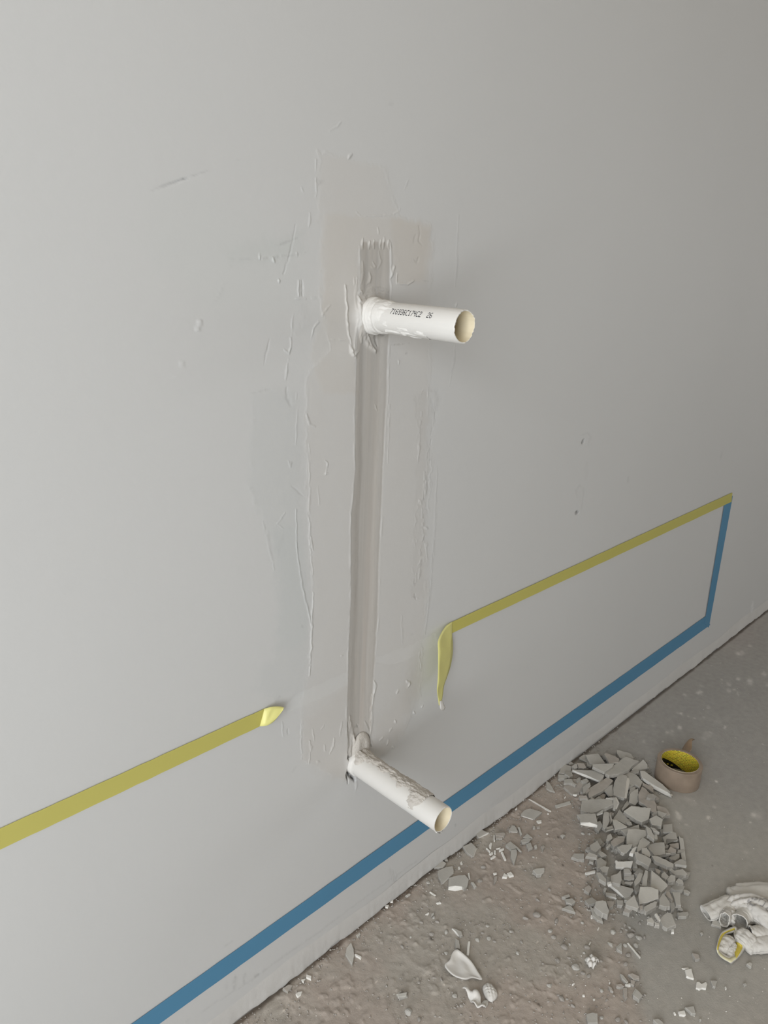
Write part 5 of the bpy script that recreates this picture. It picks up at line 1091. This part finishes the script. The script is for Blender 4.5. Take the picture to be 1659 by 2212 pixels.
 ('F', [(1055,315),(1070,285),(1078,292),(1064,322)], 3, (), 0, 'white', None), ('F', [(950,495),(968,460),(978,470),(962,502)], 3, (), 0, 'white', None),
 ('F', [(752,970),(775,950),(782,960),(762,980)], 3, (), 0, 'white', None), ('F', [(875,1095),(900,1092),(903,1112),(880,1115)], 3, (), 0, 'white', None),
 ('F', [(1005,1145),(1025,1143),(1028,1160),(1010,1162)], 3, (), 0, 'white', None),
 ('E', [(1150,1200),(1158,1150),(1190,1113),(1208,1160),(1212,1210),(1198,1275),(1175,1242)], 5, (), 0, 'shard_l', 'leaf-shaped greenish grey chip near the wall foot at the lower left'),
 ('E', [(1212,1200),(1222,1194),(1264,1214),(1256,1228)], 4, (), 0, 'white', 'white peg lying against the leaf-shaped greenish chip'),
 ('E', [(1515,1482),(1590,1470),(1586,1497),(1530,1506)], 4, (), 0, 'shard_l', None),
 ('E', [(870,1342),(905,1352),(902,1378),(868,1362)], 4, (), 0, 'white', 'white crumb, larger of the two close together near the wall foot'),
 ('E', [(833,1378),(862,1372),(850,1398),(840,1392)], 3, (), 0, 'white', None), ('E', [(790,1482),(812,1468),(840,1462),(830,1488),(808,1502)], 4, (), 0, 'white', 'irregular white crumb nearest the open joint at the lower left'),
 ('E', [(1433,845),(1460,843),(1452,862),(1436,860)], 3, (), 0, 'white', None), ('E', [(1470,805),(1492,808),(1490,824),(1472,822)], 3, (), 0, 'white', None),
 ('E', [(1225,1060),(1250,1040),(1258,1055),(1235,1075)], 4, (), 0, 'shard_l', None), ('E', [(1580,775),(1605,762),(1618,768),(1595,785)], 3, (), 0, 'shard_l', None),
 ('E', [(700,1440),(740,1415),(770,1420),(735,1470)], 5, (), 0, 'shard_b', None),
]
wn = 0
for cr, pts, t, wh, w, m, lab in CH:
    pp = px_of(cr, pts)
    inh = signed(np.array([sum(p[0] for p in pp) / len(pp)]), np.array([sum(p[1] for p in pp) / len(pp)]), HEAP)[0] > 0
    if lab: g = None
    elif m == 'white': lab, g = 'tiny loose white crumb scattered on the dusty floor', 'white crumbs strewn over the floor'
    elif inh: lab, g = 'small grey or brown chip filling a gap in the rubble heap', SG
    else: lab, g = 'small loose grey or brown chip scattered on the floor away from the heap', 'small chips strewn over the floor'
    nm = 'white_splinter' if m == 'white' else 'plaster_chip'
    chip(pp, t, wh, w, 0.10 if inh else 0.03, m, nm, lab, g, 'rubble chip', side='white' if m == 'white' else 'side', rg=1.0 if inh else 0.7)

# ------------------------------------------------------------------ pebbles and grit in the dirt
def lump_mesh(name, seed, sub=2, ang=0.5):
    bm = bmesh.new(); bmesh.ops.create_icosphere(bm, subdivisions=sub, radius=1)
    r_ = random.Random(seed)
    pl = [(Vector((r_.gauss(0, 1), r_.gauss(0, 1), r_.gauss(0, 1))).normalized(), r_.uniform(0.55, 0.9)) for _ in range(9)]
    for v in bm.verts:
        for n_, d_ in pl:
            e = v.co.dot(n_) - d_
            if e > 0: v.co -= n_ * e * (1 - 0.2 * ang)
        v.co.z = v.co.z * 0.62
        if v.co.z < -0.35: v.co.z = -0.35
    me = bpy.data.meshes.new(name); bm.to_mesh(me); bm.free()
    me.materials.append(M['grit'])
    return me
LM = [lump_mesh('dirt_lump', 300 + k) for k in range(8)]
for m_ in LM[::3]:
    m_.materials.clear(); m_.materials.append(M['shard'])
def lump(x, y, rpx, asp=0.8, rot=0.0, k=0, label=None, group=None):
    p = on_floor(x, y, 0.0)
    r = ray(x, y); t = -H / r[2]; s = rpx * t / F
    o = bpy.data.objects.new('dirt_lump', LM[k % len(LM)]); COL.objects.link(o)
    h = s * 0.9
    o.scale = (s, s * asp, h); o.rotation_euler = (0, 0, rot)
    o.location = (p.x, p.y, h * 0.33)
    tag(o, label, 'lump', group)
    return o
LG = 'dirt lumps scattered on the floor'
LL = 'small rounded lump of brown grey dirt stuck on the dusty floor'
TR = [(330,160,50,'oval grey lump, larger of the close pair left of the trio'),(195,195,36,'brown lump, smaller of the close pair left of the trio'),(490,345,34,None),(530,420,32,None),(655,540,46,'dark pitted lump midway below the trio'),(722,500,18,None),(150,480,20,None),(100,610,24,None),
      (580,700,34,None),(720,665,20,None),(790,780,52,'flat grey lump left of the white crumpled crumb'),(950,880,34,None),(880,850,30,None),(1240,360,36,'smooth lump left of the cluster of brown lumps'),(1335,350,26,None),(1545,430,42,'pale round lump at the right of the brown cluster'),(1612,420,26,None),(1450,400,52,'biggest brown lump of the cluster below the heap'),
      (1510,520,38,None),(1420,630,36,None),(1390,740,34,None),(1385,515,28,None),(1550,600,26,None),(480,1000,40,None),(625,1160,42,None),(760,1240,30,None),(1105,1380,28,None),(1295,1400,38,None),(1395,1435,34,None),(1105,1060,28,None),
      (1380,270,24,None),(1440,300,22,None),(1400,330,22,None),(1480,340,28,None),(1350,310,18,None),(1555,250,24,None),(1240,200,20,None),(875,245,22,None),(930,540,36,None),(895,605,24,None),(1095,700,22,None),(560,225,40,None),(20,350,26,None),(690,1155,18,None),(1620,1105,20,None)]
k = 0
for x, y, r_, lab in TR:
    k += 1
    lump(1100 + x / 5.53, 1950 + y / 5.53, r_ / 5.53 * 1.05, rq.uniform(.65, .95), rq.uniform(0, 3), k, lab or LL, None if lab else LG)
for x, y, r_ in [(345,1045,20),(690,1110,14),(855,1190,16),(885,1110,12),(1000,815,18),(640,1000,18),(610,580,20),(165,975,18),(255,940,16),(280,970,18),(345,1195,18),(255,1370,14),(310,1385,18),(405,1500,20),(455,1570,16),(150,1405,14),(75,1620,30),(150,1670,20),(570,1100,22),(820,1040,14),(605,1050,14),(650,1090,20),
                 (240,1060,20),(585,680,22),(970,505,12),(1085,740,16),(1040,430,16),(750,340,20),(720,355,18),(215,690,18),(240,670,14),(45,960,12),(90,1080,14),(30,1150,18)]:
    k += 1
    lump(860 + x / 3.318, 1700 + y / 3.318, r_ / 3.318, rq.uniform(.6, .95), rq.uniform(0, 3), k, LL, LG)
for i in range(46):                                          # loose crumbs hugging the heap
    a = rq.uniform(0, 1)
    x = rq.choice((rq.uniform(1225, 1300), rq.uniform(1255, 1330))); y = rq.uniform(1800, 1985)
    k += 1
    lump(x, y, rq.uniform(2.2, 5.0), rq.uniform(.6, .95), rq.uniform(0, 3), k, 'small crumb lying at the left foot of the rubble heap', 'crumbs at the foot of the heap')

def grit(name, sets, m, label, cat):
    bv = [(1, 0, 0), (-1, 0, 0), (0, 1, 0), (0, -1, 0), (0, 0, 1), (0, 0, -1)]
    bf = [(0, 2, 4), (2, 1, 4), (1, 3, 4), (3, 0, 4), (2, 0, 5), (1, 2, 5), (3, 1, 5), (0, 3, 5)]
    V = []; Fc = []; mx_ = []
    for count, gen, smin, smax, mi_ in sets:
      for i in range(count):
        x, y = gen()
        if y > -0.003: continue
        s = smin + (smax - smin) * rq.random() ** 2.5
        a = rq.uniform(0, 6.3); q = [rq.uniform(0.5, 1.2) for _ in range(6)]; b = len(V)
        ca, sa = math.cos(a), math.sin(a); asp = rq.uniform(.5, 1)
        for (u, v, w), f in zip(bv, q):
            u *= f * s; v *= f * s * asp; w *= f * s * 0.7
            V.append((x + u * ca - v * sa, y + u * sa + v * ca, w + s * 0.35))
        Fc += [tuple(b + j for j in f) for f in bf]; mx_ += [mi_] * 8
    o = obj(name, V, Fc, m, None, False, mx_)
    tag(o, label, cat, kind='stuff')
    return o
def g_dirt():
    while True:
        x, y = rq.uniform(480, 1430), rq.uniform(1650, 2230)
        if signed(np.array([x]), np.array([y]), dirt_poly)[0] > rq.uniform(-25, 30) and vnoise(np.array([x / 38]), np.array([y / 30]), 91)[0] > rq.random() * 0.9:
            p = on_floor(x, y); return p.x, p.y
def g_foot():
    x = rq.uniform(0.62, 1.65); return x, -abs(rq.gauss(0, 0.022)) - 0.004
def g_heap():
    while True:
        x, y = rq.uniform(1200, 1500), rq.uniform(1630, 2000)
        d = signed(np.array([x]), np.array([y]), HEAP)[0]
        if d > -14 and x < 1470 - (0 if y > 1800 else 30):
            p = on_floor(x, y); return p.x, p.y
def g_all():
    while True:
        x, y = rq.uniform(560, 1659), rq.uniform(1450, 2230)
        p = on_floor(x, y)
        if p.y < -0.01: return p.x, p.y
grit('dirt_grit', [(2600, g_dirt, 0.0007, 0.0030, 0), (900, g_foot, 0.0007, 0.0034, 0), (1500, g_heap, 0.0010, 0.0042, 1)], [M['grit'], M['side']],
     'fine brown grey grit and rubble dust spread over the dirty floor and under the heap', 'grit')
grit('white_specks', [(330, g_all, 0.0005, 0.0017, 0)], [M['white']], 'tiny white plaster specks sprinkled over the whole floor', 'specks')

# ------------------------------------------------------------------ single flakes at the lower frame edge
M['flake'] = mat('white_filler_flake', (0.70, 0.68, 0.645), 0.6, (120, 0.25, 0.001), (40, 0.03))
def sheet_from(name, pts, hfun, m, label, cat, n=26, th=0.0018, mats=None, parent=None):
    """thin flake: outline pixels on the floor, hfun(u, v, rim) = height in mm"""
    W = [on_floor(*p, 0.004) for p in pts]
    c = sum(W, Vector()) / len(W)
    # smooth the outline
    L = len(W); ring = []
    for i in range(L):
        for s_ in range(5):
            u = s_ / 5; p0, p1, p2, p3 = W[i - 1], W[i], W[(i + 1) % L], W[(i + 2) % L]
            ring.append(0.5 * ((2 * p1) + (-p0 + p2) * u + (2 * p0 - 5 * p1 + 4 * p2 - p3) * u * u + (-p0 + 3 * p1 - 3 * p2 + p3) * u ** 3))
    K = 9; V = []; Fc = []
    N_ = len(ring)
    size = max((p - c).length for p in ring)
    for k_ in range(K + 1):
        f = k_ / K
        for p in ring:
            q = c.lerp(p, f); d_ = (q - c) / size
            V.append((q.x - c.x, q.y - c.y, max(0.0015, hfun(d_.x, d_.y, f) * 0.001)))
    for k_ in range(K):
        for i in range(N_):
            Fc.append((k_ * N_ + i, k_ * N_ + (i + 1) % N_, (k_ + 1) * N_ + (i + 1) % N_, (k_ + 1) * N_ + i))
    o = obj(name, V, Fc, m, parent, True)
    bm = bmesh.new(); bm.from_mesh(o.data); bmesh.ops.remove_doubles(bm, verts=bm.verts, dist=1e-6); bm.to_mesh(o.data); bm.free()
    for p in o.data.polygons: p.use_smooth = True
    o.location = (c.x, c.y, 0)
    md = o.modifiers.new('thickness', 'SOLIDIFY'); md.thickness = th; md.offset = 1
    if label: tag(o, label, cat)
    return o
sheet_from('filler_flake', px_of('C', [(385,1205),(410,1184),(440,1190),(520,1258),(570,1330),(602,1388),(535,1375),(480,1385),(400,1360),(345,1312),(334,1280),(368,1250)]),
           lambda u, v, f: 3.0 + 9.0 * max(0, f - 0.55) ** 1.5 * 2.2 * (0.65 + 0.5 * u + 0.3 * v) + 1.6 * math.sin(7 * (u - v)) * (1 - f), M['flake'],
           'large white curled flake with raised rims lying at the bottom centre', 'flake')
sheet_from('filler_flake', px_of('C', [(463,1458),(502,1466),(532,1485),(560,1470),(582,1500),(600,1550),(626,1590),(575,1596),(535,1560),(500,1500)]),
           lambda u, v, f: 5 + 4.5 * math.sin(6 * u + 3 * v) + 3.5 * math.cos(8 * v - 4 * u) * f + 4 * (1 - f), M['flake'],
           'crumpled white scrap with a pointed tail below the large curled flake', 'flake')
sheet_from('filler_flake', px_of('C', [(612,1430),(640,1408),(672,1425),(702,1465),(705,1500),(670,1530),(640,1515),(618,1470)]),
           lambda u, v, f: 9 * math.sqrt(max(0, 1.02 - f * f)) + 1.2 * math.sin(17 * u) * math.sin(13 * v), M['flake'],
           'round lumpy white blob right of the crumpled scrap', 'flake')
sheet_from('filler_flake', px_of('C', [(605,1548),(625,1528),(642,1535),(632,1565),(612,1570)]), lambda u, v, f: 4 * (1 - f) + 2, M['shard_l'],
           'small dull crumb between the crumpled scrap and the round blob', 'flake')
sheet_from('filler_flake', px_of('F', [(935,700),(985,650),(1025,680),(1068,705),(1040,735),(1010,785),(965,780),(935,740)]),
           lambda u, v, f: 7 + 5 * math.sin(8 * u + 1) * math.cos(6 * v) + 4 * (1 - f), M['flake'],
           'crumpled white crumb in a stained spot of the dirt below the heap', 'flake')
sheet_from('filler_flake', px_of('F', [(910,680),(945,650),(975,650),(940,700),(918,700)]), lambda u, v, f: 4 * (1 - f) + 3, M['shard_l'],
           'pale dull flake behind the crumpled white crumb', 'flake')

# ------------------------------------------------------------------ the knitted work glove
M['cloth'] = mat('white_knitted_cotton', (0.64, 0.62, 0.585), 0.9, (700, 0.35, 0.001), (26, 0.06), 'pigment', 0.15)
M['cloth_p'] = mat('white_knitted_cotton_plain', (0.66, 0.64, 0.60), 0.9, (700, 0.35, 0.001), (26, 0.06), spec=0.15)
M['trim_y'] = mat('yellow_cuff_edging', (0.62, 0.50, 0.09), 0.85, (600, 0.4, 0.001), (60, 0.08))
M['trim_c'] = mat('cream_cuff_edging', (0.76, 0.72, 0.48), 0.85, (600, 0.4, 0.001), (60, 0.08))
gorg = on_floor(1610, 2000); gorg.z = 0
glove = empty('work_glove', gorg)
GV = lambda x, y: (1500 + x / 10.06, 1880 + y / 10.06)
def cr4(A, t):
    i = min(int(t), len(A) - 2); u = t - i
    p0 = A[max(i - 1, 0)]; p1 = A[i]; p2 = A[i + 1]; p3 = A[min(i + 2, len(A) - 1)]
    return 0.5 * ((2 * p1) + (-p0 + p2) * u + (2 * p0 - 5 * p1 + 4 * p2 - p3) * u * u + (-p0 + 3 * p1 - 3 * p2 + p3) * u ** 3)
def cloth_tube(name, path, m, closed=(True, True), seg=40, ring=40, wr=1.0, seed=0, th=0.0016, folds=0.0, pig=None, sq=2.4):
    """knitted sleeve: path of (crop x, crop y, centre height mm, width mm, height mm); lies on the floor"""
    A = []
    for x, y, z, w, h in path:
        p = on_floor(*GV(x, y), z * 0.001); A.append(np.array([p.x, p.y, p.z, w * 0.001, h * 0.001]))
    n = seg; Pn = np.zeros((n + 1, ring + 1, 3)); C = []
    for i in range(n + 1): C.append(cr4(A, min((len(A) - 1) * i / n, len(A) - 1.0001)))
    C = np.array(C)
    for i in range(n + 1):
        d = C[min(i + 1, n), :3] - C[max(i - 1, 0), :3]; d /= np.linalg.norm(d) + 1e-9
        s = np.cross(d, [0, 0, 1.0]); s /= np.linalg.norm(s) + 1e-9; up_ = np.cross(s, d)
        f = 1.0
        if closed[0]: f = min(1.0, math.sqrt(max(0.0, 1 - (1 - i / 4.0) ** 2)) if i < 4 else 1.0)
        if closed[1] and i > n - 4: f = math.sqrt(max(0.0, 1 - (1 - (n - i) / 4.0) ** 2))
        for j in range(ring + 1):
            a = 2 * math.pi * j / ring
            ca, sa = math.cos(a), math.sin(a)
            e = 2 / sq
            x_ = math.copysign(abs(ca) ** e, ca) * C[i, 3] / 2 * max(f, 0.04); z_ = math.copysign(abs(sa) ** e, sa) * C[i, 4] / 2 * max(f, 0.04)
            jj = j % ring
            wv = (fbm(np.array([i * 0.22 + seed]), np.array([abs(jj - ring / 2) * 0.35 + seed]), 3, 200 + seed)[0] - 0.5) * 0.004 * wr
            wv += folds * 0.001 * math.sin(ca * 9 + i * 0.10 + seed) * max(0, sa)
            Pn[i, j] = C[i, :3] + s * x_ + up_ * z_ + (s * ca + up_ * sa) * wv
    Pn[..., 2] = np.maximum(Pn[..., 2], 0.0012)
    cols = None
    if pig:
        qx, qy = project(Pn[..., 0], Pn[..., 1], Pn[..., 2])
        cols = np.ones(Pn.shape) * np.array((0.64, 0.62, 0.585)); cols = pig(qx, qy, cols)
    o = grid_mesh(name, Pn - np.array([gorg.x, gorg.y, gorg.z]), [m], cols, parent=glove)
    md = o.modifiers.new('thickness', 'SOLIDIFY'); md.thickness = th; md.offset = -1
    return o
def marks(qx, qy, c):
    k = np.zeros(qx.shape)
    for pts, w in [([GV(1190,640), GV(1160,660), GV(1165,700), GV(1200,715), GV(1240,690)], 1.3), ([GV(1190,655), GV(1215,690)], 1.2), ([GV(1260,625), GV(1300,650), GV(1365,650), GV(1370,620), GV(1330,620)], 1.2),
                   ([GV(1225,745), GV(1270,770), GV(1325,770)], 1.7), ([GV(1400,690), GV(1430,640), GV(1480,650)], 1.0), ([GV(1430,780), GV(1480,800), GV(1520,740), GV(1540,700)], 1.2), ([GV(1500,630), GV(1560,640), GV(1590,680)], 1.2),
                   ([GV(1610,820), GV(1560,840), GV(1560,880), GV(1600,910)], 1.4), ([GV(1640,640), GV(1700,690), GV(1680,740)], 1.3)]:
        d, u = polydist(qx, qy, pts); k = np.maximum(k, np.exp(-(d / w) ** 2))
    return c * (1 + k[..., None] * (np.array((0.38, 0.38, 0.40)) - 1))
cloth_tube('glove_back', [(845,440,8,18,10), (900,470,10,34,14), (1200,520,12,46,20), (1500,560,14,56,24), (1800,620,14,60,26)], M['cloth_p'], (True, True), seed=1, folds=1.2)
cloth_tube('glove_palm', [(740,780,12,24,16), (900,740,17,30,24), (1200,760,22,36,30), (1450,900,24,50,36), (1800,1150,22,60,36)], M['cloth'], (True, True), 90, 90, seed=2, folds=1.8, pig=marks)
cloth_tube('glove_finger', [(240,935,8,28,13), (400,880,10,28,15), (560,810,12,28,17), (760,740,13,30,18), (900,700,12,28,16)], M['cloth_p'], (False, True), seed=3, folds=0.7, sq=2.6)
cloth_tube('glove_finger', [(655,1080,17,15,24), (690,1010,14,16,22), (730,940,12,18,20), (790,850,12,20,18)], M['cloth_p'], (False, True), seed=4)
cloth_tube('glove_finger', [(800,1140,10,9,15), (810,1060,12,10,18), (830,950,14,12,20)], M['cloth_p'], (True, True), seed=9)
cloth_tube('glove_finger', [(968,1140,18,25,27), (1010,1080,16,24,25), (1080,1010,15,26,25), (1250,950,15,30,28)], M['cloth_p'], (False, True), seed=5)
cloth_tube('glove_finger', [(1200,1380,14,20,23), (1290,1385,14,22,22), (1500,1400,13,26,22), (1800,1430,13,30,22)], M['cloth_p'], (False, True), seed=6)
cloth_tube('glove_thumb', [(1120,1700,8,16,10), (1250,1660,10,22,16), (1450,1620,12,26,18), (1800,1600,12,28,20)], M['cloth_p'], (True, True), seed=7)
# cuff: a wide open sleeve seen from above, with a yellow overlocked edge
def cuff():
    outer = [(880,1240),(800,1262),(700,1310),(590,1370),(530,1470),(500,1580),(480,1680),(490,1790),(540,1870),(640,1950),(720,1995),(800,2040),(860,1990),(900,1960),(985,1880),(1050,1790),(1100,1700),(1070,1590),(1010,1440),(940,1300)]
    inner = [(870,1290),(800,1315),(710,1345),(640,1395),(590,1480),(550,1580),(520,1680),(530,1760),(590,1830),(660,1880),(720,1910),(770,1915),(820,1890),(880,1870),(880,1790),(890,1700),(905,1600),(905,1500),(895,1400),(885,1320)]
    n = len(outer)
    def ringp(pts, z): return [np.array(on_floor(*GV(*p), z)) for p in pts]
    def dens(R_, k=4):
        out = []
        for i in range(n):
            for s_ in range(k):
                u = s_ / k; p0, p1, p2, p3 = R_[i - 1], R_[i], R_[(i + 1) % n], R_[(i + 2) % n]
                out.append(0.5 * ((2 * p1) + (-p0 + p2) * u + (2 * p0 - 5 * p1 + 4 * p2 - p3) * u * u + (-p0 + 3 * p1 - 3 * p2 + p3) * u ** 3))
        return np.array(out)
    zz = [0.016 if y < 1700 else 0.010 for x, y in outer]
    Ro = dens([np.array(on_floor(*GV(*p), 0.001)) for p in outer])
    Rt = dens([np.array(on_floor(*GV(*((np.array(o) * 0.72 + np.array(i) * 0.28)), ), z)) for o, i, z in zip(outer, inner, zz)])
    Ri = dens([np.array(on_floor(*GV(*i), z * 0.75)) for i, z in zip(inner, zz)])
    Rb = dens([np.array(on_floor(*GV(*(np.array(i) * 0.75 + np.array((720, 1620)) * 0.25)), 0.002)) for i in inner])
    g0 = np.array([gorg.x, gorg.y, gorg.z])
    cl = lambda Rr: np.concatenate([Rr, Rr[:1]], 0)
    s1 = np.stack([cl(Ro), cl((Ro + Rt) / 2 + np.array([0, 0, .003])), cl(Rt)], 0) - g0
    o1 = grid_mesh('glove_cuff', s1, [M['cloth_p']], parent=glove)
    s2 = np.stack([cl(Rt), cl((Rt + Ri) / 2 + np.array([0, 0, .0012])), cl(Ri)], 0) - g0
    N_ = Rt.shape[0]
    idx = np.arange(N_ + 1)
    # yellow inside at the upper left and right, cream along the near rim
    def seg_(name, a, b, m):
        i0, i1 = int(a * 4), int(b * 4)
        o = grid_mesh(name, s2[:, i0:i1 + 1], [m], parent=o1)
        md = o.modifiers.new('thickness', 'SOLIDIFY'); md.thickness = 0.0016; md.offset = 0
    seg_('cuff_edging', 0, 6.5, M['trim_y']); seg_('cuff_edging', 6.5, 13.25, M['trim_c']); seg_('cuff_edging', 13.25, 16.5, M['trim_y']); seg_('cuff_edging', 16.5, 20, M['cloth_p'])
    s3 = np.stack([cl(Ri), cl(Rb)], 0) - g0
    o3 = grid_mesh('cuff_lining', s3, [M['cloth_p']], parent=o1)
    for o in (o1, o3):
        md = o.modifiers.new('thickness', 'SOLIDIFY'); md.thickness = 0.0014; md.offset = 0
cuff()
cloth_tube('cuff_fold', [(610,1770,4,10,6), (670,1660,6,15,9), (740,1550,7,18,10), (800,1490,6,12,8)], M['cloth_p'], (True, True), seed=8)
cloth_tube('cuff_fold', [(760,1850,4,8,6), (800,1740,6,10,8), (850,1620,7,10,9)], M['cloth_p'], (True, True), seed=11)
cloth_tube('cuff_sleeve', [(1010,1590,9,26,14), (1080,1530,12,32,20), (1200,1450,13,32,22)], M['cloth_p'], (True, True), seed=12, folds=1.0)
tag(glove, 'crumpled white knitted work glove with a yellow-edged cuff at the right frame edge', 'glove')
chip([(1537, 1996), (1541, 1984), (1557, 1991), (1558, 2004)], 5, (), 0, 0.02, 'shard_l', 'plaster_chip', 'pale block peeking out from under the glove finger')

# ------------------------------------------------------------------ labels of the small repeats, told apart by their neighbours
LANDM = [('wall foot chip', 1216, 1664), ('broad dusty chip', 1240, 1697), ('largest tilted slab', 1344, 1653), ('white-edged upper left chip', 1268, 1675), ('long leaning bar', 1420, 1690),
         ('upright-lying slab', 1340, 1698), ('slanting brown block', 1300, 1700), ('long rectangular block', 1290, 1738), ('broad white-edged chip', 1268, 1773), ('beige slab', 1402, 1725),
         ('five-sided pale slab', 1378, 1757), ('pointed grey chip', 1350, 1766), ('pale triangular chip', 1338, 1779), ('cube-like chip', 1442, 1791), ('broad pale slab', 1376, 1810), ('white tag', 1348, 1866),
         ('cream strip', 1475, 1834), ('corner chip', 1470, 1866), ('big triangular slab', 1420, 1905), ('layered oval chip', 1461, 1915), ('white-edged slanting slab', 1342, 1925), ('large light slab', 1400, 1933),
         ('peaked chip', 1436, 1945), ('tall right chip', 1464, 1940), ('faceted lump', 1300, 1961), ('loose plate with a hole', 1446, 1989), ('blocky left chip', 1286, 1829), ('pinkish left trio', 1225, 1950),
         ('pale strip left of the heap', 1216, 1739), ('longest white stick', 1165, 1740), ('arrow-shaped chip', 1108, 1830), ('leaf-shaped chip', 1110, 1852), ('roof-shaped chip', 1042, 1800), ('bright white pair', 1098, 1888),
         ('pale rounded block', 1163, 1881), ('large white-faced chip', 990, 1905), ('curled flake', 1000, 2085), ('crumpled scrap', 1022, 2165), ('round white blob', 1058, 2142), ('square block', 1280, 2198),
         ('crumpled white crumb', 1279, 2082), ('long stick below the heap', 1369, 2053), ('sliver fan', 1345, 2120), ('greenish chip at lower left', 755, 2060), ('glove', 1590, 2000), ('tape roll', 1460, 1665),
         ('torn white flake', 1487, 2103), ('white tag-shaped flake', 1514, 2127), ('white crumb pair by the wall', 662, 2108), ('white peg', 772, 2065), ('chip above the curled flake', 987, 2015),
         ('white stick left of the heap', 1276, 1884), ('lower right triangular chip', 1492, 2182)]
todo = {}
for o in list(COL.objects):
    if o.parent is None and o.get('group') and o.type == 'MESH':
        lb, g = o['label'], o['group']
        qx, qy = project(np.array([o.location.x]), np.array([o.location.y]), np.array([o.location.z]))
        x, y = float(qx[0]), float(qy[0])
        w = {'M': 1}
        mt = o.data.materials[0].name
        colr = 'white' if 'white' in mt else 'brownish' if ('brown' in mt or 'dirt' in mt) else 'pale' if 'pale' in mt else 'dark' if 'side' in mt else 'grey'
        kindw = {'small filler chips wedged inside the heap': 'filler chip wedged', SG: 'small chip', 'dirt lumps scattered on the floor': 'dirt lump', 'crumbs at the foot of the heap': 'heap-foot crumb',
                 'white crumbs strewn over the floor': 'crumb', 'small chips strewn over the floor': 'loose small chip'}[g]
        best = min(LANDM, key=lambda L_: (L_[1] - x) ** 2 + (L_[2] - y) ** 2)
        dx, dy = x - best[1], y - best[2]
        rel = ('right of' if dx > 0 else 'left of') if abs(dx) > abs(dy) else ('in front of' if dy > 0 else 'behind')
        todo.setdefault((colr, kindw, rel, best[0]), []).append((math.hypot(dx, dy), o))
ORD = ['nearest', 'second nearest', 'third nearest', 'fourth nearest', 'fifth nearest', 'sixth nearest', 'seventh nearest', 'eighth nearest', 'ninth nearest', 'tenth nearest']
for (colr, kindw, rel, lm), it in todo.items():
    it.sort(key=lambda q: q[0])
    for k, (d_, o) in enumerate(it):
        base_ = '%s %s %s the %s' % (colr, kindw, rel, lm)
        o['label'] = base_ if len(it) == 1 else base_ + ', ' + ORD[min(k, 9)]
